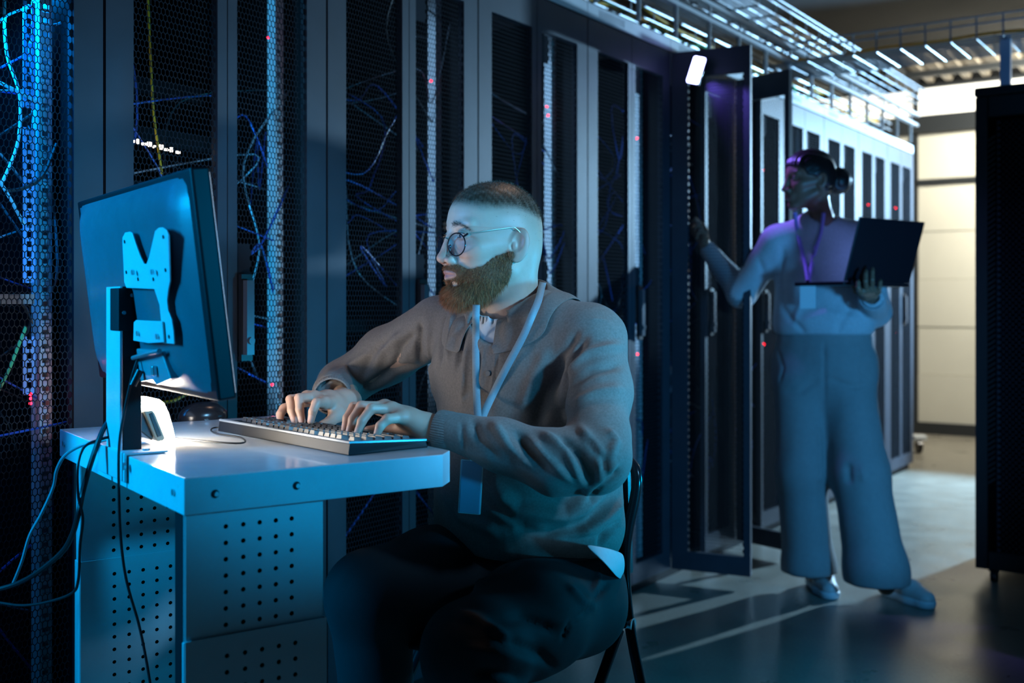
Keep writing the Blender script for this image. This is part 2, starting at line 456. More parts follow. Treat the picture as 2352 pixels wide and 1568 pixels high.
# seams measured along the row (s); near racks then the far, slightly narrower ones
def led_at(s0, px, py, dep=.03):                               # rack-local x,z of a lamp seen at a pixel, dep behind the fronts
    q = on_plane(px, py, R0 - NR*dep, NR); return ((q-R0).dot(D)-s0, q.z)
names = ['leftmost server rack with blue lit rail and bunched cables, beside the desk',
         'black mesh server rack directly behind the monitor',
         'server rack seen between the monitor and the seated man\'s head',
         'server rack directly behind the seated man\'s head',
         'server rack behind the seated man\'s left shoulder, left of the open doors',
         'server rack with its left mesh door swung open, a bright lamp clipped on that door',
         'server rack with the second open mesh door, between the lamp door and the woman']
leds_px = {0: [(70, 905), (71, 915), (70, 926)], 1: [(616, 86), (625, 883)], 2: [(990, 186)], 3: [(1259, 265), (1256, 245)],
           4: [(1463, 318), (1464, 813)], 5: [(1616, 360), (1619, 801)], 6: [(1752, 390), (1755, 790)]}
racks = []
for k in range(7):
    s0 = (k-1)*.654
    w = .654 if k < 6 else .60
    ol = None; lo = None
    if k == 5: lo = R(81)
    if k == 6: lo = R(107)
    racks.append(rack(s0, w, names[k], ol, 2 if k < 6 else 1, 10+k, [led_at(s0, *q) for q in leds_px[k]], lo))
    if 1 <= k <= 4: area('rail_fill_light', tuple(rowpt(s0+.50, -.125, 1.45)), tuple(rowpt(s0+.60, -.10, 1.45)), .02, .35 if k < 3 else .6, (.02, .48, 1.0) if k < 2 else (.3, .62, 1.0), 1.1).rotation_euler.rotate_axis('Z', R(0))  # added fill inside the rack to brighten its rail, no real fitting
s = 6*.654 - .654 + .60
fleds = {9: [(1995, 470)], 10: [(2057, 478), (2060, 763)]}
far_lab = ['brightly lit server rack right behind the standing woman\'s head', 'bright server rack just right of the woman\'s hair bun',
           'bright server rack above the open laptop, next to the row end', 'bright server rack at the far end of the row, beside the pale wall']
far_s = []
S_EDGE = [((6104/(2921-x))-2.277)/.82 for x in (1805, 1893, 1972, 2039, 2098)]
s1 = s
S_ALL = [s1] + [e for e in S_EDGE if e > s1+.3]
for i in range(len(S_ALL)-1):
    a, b = S_ALL[i], S_ALL[i+1]
    rack(a, b-a, far_lab[i], None, 0 if i else 1, 30+i, [led_at(a, *q) for q in fleds.get(7+i, [])])
SROW_END = S_ALL[-1]

# lamp inside the top of the open rack
M['lamp_cold'] = mat('cold_lamp_face', (.8, .85, 1), .4, emit=(.36, .38, 1.0), estr=14)
q = P(1599, 161, 4.29)
lt = empty('clip_lamp', tuple(q), 0, 'small bright tilted lamp clipped to the top of the open mesh door', 'lamp')
ax = V(.90, -.435, 0); az = V(.20, 0, .98).normalized(); ay = ax.cross(az).normalized(); az = ay.cross(ax)*-1
az = (P(1609, 130, 4.29)-P(1589, 193, 4.29)).normalized(); ax = (ax-az*ax.dot(az)).normalized(); ay = az.cross(ax)
o = MB().cbox(q, (.050, .016, .108), (ax, ay, az)).build('lamp_face', M['lamp_cold'], lt, bevel=.012, seg=4, world=True)
sg_ = 1 if ay.y > 0 else -1
o = MB().cbox(q+ay*sg_*.012, (.052, .008, .110), (ax, ay, az)).build('lamp_body', M['black'], lt, bevel=.003, seg=3, world=True)
spot('clip_lamp_light', tuple(q+V(.03, .05, -.02)), (1.22, 4.2, 1.52), 34, (.24, .15, 1.0), 62, .6, .02)
MB().tube([q+ay*sg_*.014, q+ay*sg_*.03+V(0, 0, -.05), q+ay*sg_*.05+V(0, 0, -.02)], .006).build('clip_arm', M['black'], lt, world=True)
# bright equipment label strip in rack behind monitor (reflecting chassis)
# dark cabinet at the right edge
FC = V(1.86, 4.37, 0)
rb = empty('server_cabinet', tuple(FC), math.atan2(NR.y, NR.x), 'dark standalone server cabinet at the right edge of the aisle', 'server cabinet')
cw, cdp, ch = .62, .95, 1.985
mb = MB(); mb.box((0, .02, .06), (.03, cdp, ch-.03)); mb.box((cw-.03, .02, .06), (cw, cdp, ch-.03)); mb.box((0, cdp-.02, .06), (cw, cdp, ch-.03))
mb.box((0, .02, .06), (cw, cdp, .10))
mb.build('cabinet_body', M['rack_dark'], rb)
MB().box((-.004, -.006, ch-.035), (cw+.004, cdp+.004, ch)).build('cabinet_top', M['rack_dark'], rb, bevel=.006)
mb = MB(); mb.box((0, 0, .06), (.045, .02, ch-.04)); mb.box((cw-.05, 0, .06), (cw, .02, ch-.04)); mb.box((.05, 0, .06), (cw-.05, .02, .13)); mb.box((.05, 0, ch-.12), (cw-.05, .02, ch-.04))
z = .4
while z < ch-.2:
    mb.add([(.047, .0, z), (.075, .0, z+.02), (.075, .0, z+.028), (.047, .0, z+.008)], [(0, 1, 2, 3)]); z += .022
d = mb.build('door', M['rack_dark'], rb)
sh = LINK('mesh_panel', sheetL, M['mesh'], d); sh.location = (.08, .008, .12); sh.scale = ((cw-.13)/MWID, 1, (ch-.25)/MH)
for cx_, cy_ in ((.06, .06), (cw-.06, .06), (.06, cdp-.06), (cw-.06, cdp-.06)):
    m_ = MB().tube([(cx_-.012, cy_, .03), (cx_+.012, cy_, .03)], .03, 14).box((cx_-.02, cy_-.02, .045), (cx_+.02, cy_+.02, .065))
    m_.build('caster', M['black_metal'], rb)
# ------------------------------------------------------------------ overhead wire trays
def tray(name, p, along, across, length, width, height, n_long, rung, label, wr=.0026, sides=4, parent=None):
    r = empty(name, tuple(p), 0, label, 'cable tray')
    up = V(0, 0, 1)
    mb = MB()
    for i in range(n_long):
        a = p+across*(width*i/(n_long-1)); mb.tube([a, a+along*length], wr, 5)
    mb.build('long_wires', M['wire'], r, world=True)
    for sd in (0, width):
        mb = MB()
        for h in (height, height*.66):
            a = p+across*sd+up*h; mb.tube([a, a+along*length], wr*1.25, 5)
        mb.build('side_rail', M['wire'], r, world=True)
    n = int(length/rung)
    for i in range(n+1):
        a = p+along*(i*rung)
        MB().tube([a+up*height, a, a+across*width, a+across*width+up*height], wr*1.1, 5).build('rung', M['wire'], r, world=True)
    return r
# tray crossing the aisle above the woman
cp = V(1.727, 5.19, 2.32)
tray('wire_tray', cp - NR*.55, NR, D, 2.6, .39, .10, 11, .112, 'blue lit wire basket tray crossing the aisle near the ceiling', .0038)
# two trays running with the row above the cabinets
tray('wire_tray', rowpt(.9, -.12, 2.30), D, -NR, SROW_END-1.0, .30, .07, 6, .2, 'lower wire tray just above the cabinet tops, along the row', .004)
tray('wire_tray', rowpt(.9, .10, 2.47), D, -NR, SROW_END-.95, .24, .08, 5, .2, 'higher bright wire tray running along the front of the row', .004)
M['zincbar'] = mat('zinc_bar', (.40, .43, .46), .35, .5)
for i, (out, z, lab) in enumerate(((.02, 2.335, 'bright flat metal bar along the cabinet tops, lower of the two'), (.03, 2.40, 'bright flat metal bar along the cabinet tops, upper of the two'))):
    o = MB().cbox(rowpt((SROW_END+1.2)/2, out, z), (SROW_END-1.2, .03, .016), (D, NR, V(0, 0, 1))).build('strut_bar', M['zincbar'])
    tag(o, lab, 'metal bar')
    for k in range(16):
        c = rowpt(1.35+(SROW_END-1.5)*k/15, out-.005, 2.20)
        b_ = MB().tube([c, V(c.x, c.y, z-.005)], .005, 6).build('support_rod', M['zincbar']); world_child(b_, o)
# cables lying in the trays
for k, (mm, nm) in enumerate((('yellowcable', 'yellow'), ('orangecable', 'orange'), ('greencable', 'teal green'), ('yellowcable', 'slack yellow'), ('bluecable', 'blue'), ('orangecable', 'drooping orange'))):
    rs = random.Random(90+k); pts = []
    sy = -.16-.035*k
    s_ = 1.0
    while s_ < 6.2:
        pts.append(rowpt(s_, sy+rs.uniform(-.03, .03), 2.318+rs.uniform(0, .05))); s_ += .22
    o = MB().tube(spline(pts, 4), .006, 6).build('network_cable', M[mm], smooth=True)
    tag(o, nm + ' network cable lying in the lower wire tray above the row', 'cable', 'cables in the tray')
for k, (mm, nm) in enumerate((('orangecable', 'orange'), ('yellowcable', 'yellow'), ('orangecable', 'dark orange bunched'))):
    rs = random.Random(190+k)
    pts = [cp + NR*(-.4+i*.17) + D*(.08+.06*k+rs.uniform(-.02, .02)) + V(0, 0, .012+rs.uniform(0, .02)) for i in range(9)]
    o = MB().tube(spline(pts, 4), .008, 6).build('network_cable', M[mm], smooth=True)
    tag(o, nm + ' cable lying in the wire tray that crosses the aisle', 'cable', 'cables in the crossing tray')
# support post of the crossing tray, standing on the dark cabinet
a = P(2310, 205, 4.95); b = P(2310, 80, 4.95)
o = MB().cbox(((a+b)/2), (.045, .03, (b-a).length), (NR, D, V(0, 0, 1))).build('tray_post', M['steelblue'])
tag(o, 'upright blue lit metal post between the dark cabinet and the wire tray', 'metal post')
# caster trolley at the end of the row
q = on_z(2110, 1040, 0)
t_ = empty('caster_wheel', (q.x, q.y, 0), 0, 'small white caster wheel unit on the floor at the row end', 'caster')
MB().tube([(-.015, 0, .05), (.015, 0, .05)], .05, 18).build('wheel', M['black_metal'], t_)
MB().cbox((0, 0, .115), (.10, .08, .04)).build('bracket', mat('white_plastic', (.75, .8, .85), .4), t_, bevel=.008)
# ================================================================== DESK AND WHAT STANDS ON IT
DT = .875                                                       # desktop height
dN = on_z(423, 1098, DT); dL = on_z(137, 985, DT); dR = on_z(1034, 1044, DT)
U = (dL-dN); U.z = 0; U.normalize()                             # long axis, away from the camera
Wd = V(-U.y, U.x, 0); Wd = -Wd if Wd.x < 0 else Wd              # short axis, towards the man
DL = (dL-dN).length; DWD = (dR-dN).dot(Wd)+.028
desk = empty('workstation_desk', (dN.x, dN.y, 0), 0, 'pale metal workstation desk with perforated legs under the monitor', 'desk')
def dp(u, w, z=DT): q = V(dN.x, dN.y, 0)+U*u+Wd*w; q.z = z; return q
ch_ = .035
def outline(ins=0, z=DT):
    a = ins
    return [dp(a, a, z), dp(a, DWD-ch_, z), dp(ch_, DWD-a, z), dp(DL-a, DWD-a, z), dp(DL-a, a, z)]
ol = [dp(.0, .0), dp(.0, DWD-ch_), dp(ch_, DWD), dp(DL, DWD), dp(DL, 0)]
MB().prism(ol, (0, 0, -.004)).build('desktop', M['desktop'], desk, bevel=.003, seg=3, world=True)
# folded steel apron with its screws
mb = MB(); n = len(ol); th = .003
cen = sum((p for p in ol), V(0, 0, 0))/n
inn = [p+(cen-p).normalized()*.006 for p in ol]
zt, zb = DT-.0005, DT-.052
vs = []
for p, i in zip(ol, inn): vs += [V(p.x, p.y, zt), V(p.x, p.y, zb), V(i.x, i.y, zt), V(i.x, i.y, zb)]
fs = []
for k in range(n):
    a, b = k*4, ((k+1) % n)*4
    fs += [(a, b, b+1, a+1), (a+2, a+3, b+3, b+2), (a+1, b+1, b+3, a+3), (a, a+2, b+2, b)]
mb.add(vs, fs).build('apron', M['desk'], desk, bevel=.003, seg=3, world=True)
for px, py in ((494, 1134), (681, 1115)):
    q = on_plane(px, py, dN, U)
    MB().disc(q-U*(-.001), -U, .0062, .0016).build('screw_washer', M['rack_dark'], desk, world=True); MB().disc(q+Wd*.0015, -U, .0034, .0035).build('screw', M['chrome'], desk, world=True)
for px, py in ((148, 1018), (288, 1068), (400, 1130)):
    q = on_plane(px, py, dN, Wd)
    MB().disc(q, -Wd, .005, .003).build('screw', M['chrome'], desk, world=True)
# perforated telescoping legs
def leg(u0, w0, w1, z0, z1, uth, seedrow):
    e = .004
    o = plate([(0, z0), (w1-w0, z0), (w1-w0, z1), (0, z1)],
              [(x, z, .0036) for x in [(w1-w0)*f for f in (.28, .405, .525, .645, .765)]
               for z in np.arange(z1-.030, max(z0, .35)+.008, -.0237)], 0, .0016, 'leg_panel', M['desk'], desk)
    # place panel: local x -> Wd, local y -> U
    q = dp(u0, w0, 0)-V(dN.x, dN.y, 0)
    o.matrix_local = Matrix(((Wd.x, U.x, 0, q.x), (Wd.y, U.y, 0, q.y), (0, 0, 1, 0), (0, 0, 0, 1)))
    return o
def flange(u0, u1, w0, w1, z0, z1, name='leg_flange'):
    c = dp((u0+u1)/2, (w0+w1)/2, (z0+z1)/2)
    return MB().cbox(c, (abs(u1-u0), abs(w1-w0), z1-z0), (U, Wd, V(0, 0, 1))).build(name, M['desk'], desk, bevel=.0015, world=True)
for sg_i, u0 in enumerate((.030, DL-.115)):
    zj = .635
    leg(u0, .012, .222, zj, DT-.05, .08, 0)
    leg(u0-.004, .010, .228, .04, zj+.004, .08, 0)
    flange(u0+.002, u0+.085, .222, .225, zj, DT-.05); flange(u0-.002, u0+.088, .226, .230, .04, zj+.003)
    flange(u0+.002, u0+(.030 if sg_i else .004), .010, .013, zj, DT-.05); flange(u0-.002, u0+(.032 if sg_i else .004), .008, .011, .04, zj+.003)
    # inner rack strip with slots
    mb = MB()
    for k in range(20):
        c = dp(u0+.02, .10, .80-.03*k); mb.cbox(c, (.002, .012, .012), (U, Wd, V(0, 0, 1)))
    mb.cbox(dp(u0+.023, .10, .5), (.002, .03, .72), (U, Wd, V(0, 0, 1)))
    mb.build('height_strip', M['chrome'], desk, world=True)
    MB().cbox(dp(u0+.045, .118, .43), (.07, .19, .77), (U, Wd, V(0, 0, 1))).build('leg_light_block', M['rack_dark'], desk, world=True)  # added dark box, blocks light so the leg holes stay black
flange(0, .09, .0, .40, 0, .04, 'foot'); flange(DL-.09, DL, .0, .40, 0, .04, 'foot')
flange(.09, DL-.09, .10, .14, .01, .04, 'foot_rail')
# ------------------------------------------------------------------ monitor pole clamped on the desk edge
stand = empty('monitor_stand', tuple(dp(.40, .0)), 0, 'upright steel monitor stand bolted to the left desk edge', 'monitor stand')
uq = on_plane(256, 1040, dN, Wd); us = (uq-dp(0, 0)).dot(U)
usL = (on_plane(241, 1000, dp(0, -.004), Wd)-dp(0, 0)).dot(U); usR = (on_plane(272, 1000, dp(0, -.004), Wd)-dp(0, 0)).dot(U)
ptop = 1.145
mb = MB().cbox(dp((usL+usR)/2, .0, (DT-.01+ptop)/2), (abs(usL-usR), .004, ptop-DT+.01), (U, Wd, V(0, 0, 1)))
mb.build('pole', M['steel'], stand, bevel=.0012, world=True)
um = min(usL, usR)
mb = MB().cbox(dp(um+.002, .018, (DT+ptop)/2), (.004, .030, ptop-DT), (U, Wd, V(0, 0, 1)))
mb.build('pole_side', M['rack_dark'], stand, bevel=.001, world=True)
mb = MB().cbox(dp(us-.02, -.005, DT-.018), (.16, .004, .046), (U, Wd, V(0, 0, 1))).cbox(dp(us-.03, .03, DT+.0025), (.13, .07, .004), (U, Wd, V(0, 0, 1)))
mb.build('clamp_plate', M['steel'], stand, bevel=.0015, world=True)
for px, py in ((288, 1070),):
    q = on_plane(px, py, dp(0, -.007), Wd); MB().disc(q, -Wd, .006, .004).build('bolt', M['chrome'], stand, world=True)
q = on_z(336, 1040, DT); MB().disc(q+V(0, 0, .004), (0, 0, 1), .006, .004).build('bolt', M['chrome'], stand, world=True)
# arm block between pole and monitor: dark hinge plate with a row of holes
Yp = dp(us, .02).y
q0 = dp(um-.002, .004, 1.143)
blk = [on_plane(px, py, dp(um-.002, 0), U) for px, py in ((272, 661), (354, 661), (380, 705), (380, 742), (306, 742), (300, 760), (272, 760))]
MB().prism(blk, U*.05).build('hinge_plate', M['rack_dark'], stand, bevel=.0015, world=True)
hm = MB()
for px, py in ((303, 678), (312, 683), (320, 691), (328, 699), (331, 708), (333, 720), (285, 718)):
    q = on_plane(px, py, dp(um-.003, 0), U); hm.disc(q, -U, .003, .0012, 10)
hm.build('hinge_studs', M['steelblue'], stand, world=True)['kind'] = 'stuff'
# ------------------------------------------------------------------ monitor
mn = P(545, 915, 1.57)                                           # near bottom corner, screen side
tilt = R(7)
Um = U.copy(); Wm = Wd.copy()
Zm = (V(0, 0, 1)*math.cos(tilt) - Wm*math.sin(tilt)); Fm = (Wm*math.cos(tilt) + V(0, 0, 1)*math.sin(tilt))   # up, towards the man
mon = empty('computer_monitor', tuple(mn), 0, 'large computer monitor seen from behind, its back lit blue', 'monitor')
MWd, MHt = .64, .335
def mp(u, f, z): return mn + Um*u + Fm*f + Zm*z
# shell: rounded back, thinner toward the rim
mb = MB(); rows = []
NU, NZ = 28, 18
vsg = []
for j in range(NZ+1):
    for i in range(NU+1):
        a = i/NU; b = j/NZ
        u = .016+(MWd-.024)*a; z = .006+(MHt-.012)*b
        ed = min(a, 1-a)*MWd; ez = min(b, 1-b)*MHt
        e1 = 1-math.exp(-(ed/.03)**1.5); e2 = 1-math.exp(-(ez/.022)**1.5)
        f = -.026-.020*e1*e2
        vsg.append(mp(u, f, z))
mb.add(vsg, [(j*(NU+1)+i, j*(NU+1)+i+1, (j+1)*(NU+1)+i+1, (j+1)*(NU+1)+i) for j in range(NZ) for i in range(NU)])
MB().cbox(mp(MWd/2, -.014, MHt/2), (MWd, .028, MHt), (Um, Fm, Zm)).build('bezel', mat('bezel_black', (.004, .004, .005), .45, spec=.25), mon, bevel=.004, seg=3, world=True)
M['monback'] = mat('monitor_shell', (.10, .11, .13), .27, 0, .04, 30, .1, 900)
mb.build('shell', M['monback'], mon, smooth=True, world=True)
M['screen'] = mat('lit_screen', (.02, .02, .02), .2, emit=(.55, .74, 1.0), estr=1.6)
MB().cbox(mp(MWd/2, .0015, MHt/2), (MWd-.016, .001, MHt-.016), (Um, Fm, Zm)).build('screen', M['screen'], mon, world=True)
# butterfly mounting plate on the back
pl0 = mp(0, -.056, 0)
def onback(px, py, off=0): return on_plane(px, py, pl0-Fm*off, Fm)
bp = [(281, 560), (281, 545), (287, 534), (297, 532), (303, 535), (311, 560), (322, 590), (330, 606), (336, 606), (342, 590), (350, 555), (356, 530), (364, 523), (373, 522), (381, 528), (386, 540), (388, 600), (390, 645),
      (386, 665), (383, 690), (386, 715), (394, 735), (398, 760), (400, 790), (374, 788), (372, 740), (330, 738), (312, 735), (306, 742), (306, 782), (330, 786), (340, 788), (372, 788), (371, 700), (362, 661), (290, 661), (285, 648), (283, 600)]
bp = [(281, 560), (281, 545), (287, 534), (297, 532), (303, 535), (311, 560), (322, 590), (330, 606), (336, 606), (342, 590), (350, 555), (356, 530), (364, 523), (373, 522), (381, 528), (386, 540), (388, 600), (390, 645),
      (386, 665), (383, 690), (386, 715), (394, 735), (398, 760), (400, 790), (374, 788), (370, 740), (366, 700), (354, 664), (290, 661), (285, 648), (283, 600)]
mb = MB().prism([onback(*q) for q in bp], Fm*.0025)
mp_ = mb.build('mount_plate', M['steel'], mon, bevel=.0008, world=True)
lb = [(307, 740), (312, 735), (372, 738), (376, 786), (340, 788), (306, 782)]
MB().prism([onback(q[0], q[1], .004) for q in lb], Fm*.0025).build('mount_tab', M['steel'], mon, bevel=.0008, world=True)
for px, py in ((286, 555), (375, 544), (290, 625), (380, 620), (317, 641), (352, 641), (388, 773), (324, 747), (358, 750)):
    q = onback(px, py, .0006); MB().disc(q, -Fm, .0030, .0006, 12).build('plate_hole', M['rack_dark'], mon, world=True)
for px, py in ((308, 625), (353, 624), (319, 765), (364, 772)):
    q = onback(px, py, .004); MB().disc(q, -Fm, .0042, .004, 12).build('screw', M['chrome'], mon, world=True)
# neck bracket under the plate
nb = [(307, 800), (370, 806), (392, 870), (358, 884), (350, 872), (316, 878), (306, 850)]
MB().prism([onback(q[0], q[1], -.004) for q in nb], Fm*.02).build('neck_bracket', M['steelblue'], mon, bevel=.002, world=True)
q = onback(354, 851, 0); MB().cbox(q, (.012, .008, .016), (Um, Fm, Zm)).build('bracket_clip', M['chrome'], mon, bevel=.002, world=True)
MB().tube([onback(306, 822, .003), onback(340, 812, .006), onback(366, 806, .003)], .004).build('latch_bar', M['chrome'], mon, world=True)
# ------------------------------------------------------------------ desk lamp
lampq = on_z(385, 1022, DT)
dl = empty('desk_lamp', (lampq.x, lampq.y, DT), 0, 'glowing white wedge shaped desk lamp at the foot of the monitor stand', 'desk lamp')
LN = U*-1
lp0 = P(372, 1016, lampq.y)
def lpt(px, py, off=0): return on_plane(px, py, lp0 + U*off, U)
M['lampglow'] = mat('lamp_diffuser', (.9, .9, .85), .4, emit=(1.0, .90, .76), estr=58)
gl = [(315, 932), (326, 922), (345, 916), (366, 917), (378, 926), (388, 948), (396, 975), (401, 998), (403, 1012), (398, 1018), (380, 1018), (374, 1000), (352, 946), (340, 938), (318, 936)]
MB().prism([lpt(*q) for q in gl], U*.075).build('diffuser', M['lampglow'], dl, bevel=.003, seg=3, world=True)
bd = [(330, 944), (350, 942), (356, 948), (380, 1006), (376, 1012), (362, 1014), (354, 1000), (334, 952)]
MB().prism([lpt(q[0], q[1], -.006) for q in bd], U*.085).build('lamp_body', mat('lamp_body', (.42, .38, .28), .4), dl, bevel=.002, world=True)
bd = [(342, 950), (350, 947), (372, 1000), (362, 1004)]
MB().prism([lpt(q[0], q[1], -.0075) for q in bd], U*.002).build('lamp_inset', M['black'], dl, bevel=.0008, world=True)
bd = [(308, 945), (332, 948), (352, 1000), (350, 1012), (316, 985), (308, 970)]
MB().prism([lpt(q[0], q[1], .004) for q in bd], U*.06).build('lamp_clip', M['black'], dl, bevel=.002, world=True)
q = dp(0, 0); MB().cbox(lpt(372, 1018, .035)+V(0, 0, -.001), (.06, .03, .004), (U, Wd, V(0, 0, 1))).build('lamp_foot', M['black'], dl, world=True)
# ------------------------------------------------------------------ keyboard
KL = V(-.66, .75, 0).normalized(); KS = V(.75, .66, 0).normalized()
kc = on_z(801, 1047, DT); kc.z = DT
kb = empty('keyboard', tuple(kc), 0, 'black wired keyboard with light front edge under the man\'s hands', 'keyboard')
KLn, KDp = .455, .158
def kp(l, s, z): return V(kc.x, kc.y, 0)+KL*l+KS*s+V(0, 0, z)
base = [kp(0, 0, DT), kp(0, KDp, DT), kp(KLn, KDp, DT), kp(KLn, 0, DT)]
zf, zbk = DT+.012, DT+.020                                       # wedge: back edge (lamp side) higher
mb = MB().add([kp(0, 0, DT), kp(0, KDp, DT), kp(KLn, KDp, DT), kp(KLn, 0, DT), kp(.0, .003, zbk), kp(.002, KDp-.003, zf), kp(KLn-.002, KDp-.003, zf), kp(KLn, .003, zbk)],
              [(0, 3, 2, 1), (4, 5, 6, 7), (0, 1, 5, 4), (1, 2, 6, 5), (2, 3, 7, 6), (3, 0, 4, 7)])
M['kbcase'] = mat('keyboard_case', (.008, .0085, .010), .5, 0, 0, 20, .1, 600, spec=.25)
o = mb.build('case', M['kbcase'], kb, bevel=.002, world=True)
M['kbrim'] = mat('keyboard_rim', (.22, .24, .26), .25, .3)
MB().tube([kp(.002, KDp-.004, zf+.001), kp(.002, .004, zbk+.001), kp(KLn-.002, .004, zbk+.001)], .0028, 6).build('rim', M['kbrim'], kb, world=True)
M['key'] = mat('key_plastic', (.045, .045, .048), .3)
def keyz(s): return zbk + (zf-zbk)*(s/KDp)
def key_mesh(w, d):
    h = .0085
    v = [(0, 0, 0), (w, 0, 0), (w, d, 0), (0, d, 0), (.0022, .0018, h), (w-.0022, .0018, h), (w-.0022, d-.0028, h-.001), (.0022, d-.0028, h-.001)]
    me = MB().add(v, [(4, 5, 6, 7), (0, 1, 5, 4), (1, 2, 6, 5), (2, 3, 7, 6), (3, 0, 4, 7)]).mesh('key'); me.materials.append(M['key']); return me
kms = {}
KM = Matrix(((KL.x, KS.x, 0, 0), (KL.y, KS.y, 0, 0), (0, 0, 1, 0), (0, 0, 0, 1)))
pit = .0188
rows_ = [(0, [(0, 1)] + [(2+i, 1) for i in range(4)] + [(6.5+i, 1) for i in range(4)] + [(11+i, 1) for i in range(4)] + [(15.3+i, 1) for i in range(3)]),
         (1.25, [(i, 1) for i in range(13)] + [(13, 2)] + [(15.3+i, 1) for i in range(3)] + [(18.6+i, 1) for i in range(4)]),
         (2.25, [(0, 1.5)] + [(1.5+i, 1) for i in range(12)] + [(13.5, 1.5)] + [(15.3+i, 1) for i in range(3)] + [(18.6+i, 1) for i in range(4)]),
         (3.25, [(0, 1.75)] + [(1.75+i, 1) for i in range(11)] + [(12.75, 2.25)] + [(18.6+i, 1) for i in range(3)]),
         (4.25, [(0, 2.25)] + [(2.25+i, 1) for i in range(10)] + [(12.25, 2.75)] + [(16.3, 1)] + [(18.6+i, 1) for i in range(4)]),
         (5.25, [(0, 1.25), (1.25, 1.25), (2.5, 1.25), (3.75, 6.25), (10, 1.25), (11.25, 1.25), (12.5, 1.25), (13.75, 1.25)] + [(15.3+i, 1) for i in range(3)] + [(18.6, 2), (20.6, 1)])]
for r0, ks in rows_:
    for x, w in ks:
        if w not in kms: kms[w] = key_mesh(w*pit-.0022, pit-.0024)
        o = link('key', kms[w], None, kb)
        q = V(0, 0, 0)+KL*(.010+x*pit)+KS*(.016+r0*pit*.97)
        sl = Matrix.Rotation(math.atan2(zf-zbk, KDp), 4, 'X')
        m4 = KM @ sl
        o.matrix_local = Matrix.Translation((q.x, q.y, keyz(.016+r0*pit)-DT)) @ m4
# keyboard cable and the mouse beyond
mc = [kp(KLn, .03, DT+.006), kp(KLn+.02, .0, DT+.004), kp(KLn-.06, -.035, DT+.004), kp(KLn-.15, -.03, DT+.004), kp(KLn-.22, -.075, DT+.004), dp(.47, .10, DT+.004), dp(.5, .02, DT+.004)]
tag(MB().tube(spline(mc, 8), .0016, 6).build('keyboard_cable', M['blackcable'], smooth=True), 'thin dark cable looping on the desktop beside the keyboard', 'cable')
mq = on_z(466, 962, DT)
ms = empty('computer_mouse', (mq.x, mq.y, DT), math.atan2(KS.y, KS.x), 'black computer mouse on the far left of the desktop, beyond the keyboard', 'computer mouse')
MB().ball((0, 0, .004), (.055, .032, .033), 20, 12).build('mouse_shell', M['black_metal'], ms, smooth=True)
MB().ball((.022, 0, .027), (.014, .004, .010), 10, 8).build('scroll_wheel', M['black'], ms, smooth=True)
# ------------------------------------------------------------------ cables of the desk
def cab(pts, r, m, label, group=None):
    o = MB().tube(spline([P(*p) for p in pts], 8), r, 8).build('power_cable', M[m], smooth=True)
    return tag(o, label, 'cable', group)
Yc = dp(us, -.03).y
cab([(372, 800, 1.72), (345, 800, Yc-.02), (322, 815, Yc-.03), (308, 850, Yc-.04), (300, 880, Yc-.04), (285, 950, Yc-.05), (274, 1020, Yc-.06), (273, 1120, Yc-.06), (277, 1230, Yc-.05),
     (290, 1330, Yc-.03), (318, 1430, Yc), (335, 1510, Yc), (350, 1600, Yc)], .0022, 'blackcable', 'thin black cable hanging straight down from the monitor in front of the pole')
MB_ = MB().tube([P(322, 850, Yc-.04), P(305, 885, Yc-.045)], [.006, .006], 10)
cc = MB_.build('cable_ferrite', M['black'], smooth=True); tag(cc, 'black cylinder on the monitor cable beside the pole', 'cable clamp')
cab([(300, 925, 1.80), (262, 955, 1.84), (240, 980, 1.82), (225, 1015, 1.80), (205, 1075, 1.79), (190, 1130, 1.79), (180, 1180, 1.78), (165, 1230, 1.80), (140, 1270, 1.82), (85, 1315, 1.85), (40, 1340, 1.88), (-10, 1355, 1.9)], .0045, 'blackcable', 'thick black power cable sweeping from the desk edge down to the left')
cab([(285, 1000, 1.82), (235, 1012, 1.83), (190, 1022, 1.84), (150, 1045, 1.86), (130, 1080, 1.90), (122, 1120, 1.92), (95, 1180, 1.93), (68, 1230, 1.94), (50, 1290, 1.95), (30, 1340, 1.96)], .0028, 'greycable', 'thin grey blue cable arching over the back desk corner')
cab([(262, 1000, 1.82), (205, 1018, 1.80), (186, 1040, 1.79), (178, 1080, 1.78), (180, 1140, 1.78), (190, 1190, 1.78), (184, 1250, 1.79), (180, 1330, 1.80), (165, 1362, 1.82), (110, 1382, 1.86), (50, 1390, 1.9), (-10, 1382, 1.94)], .0025, 'blackcable', 'thin dark cable hanging in a long loop beside the left desk leg')
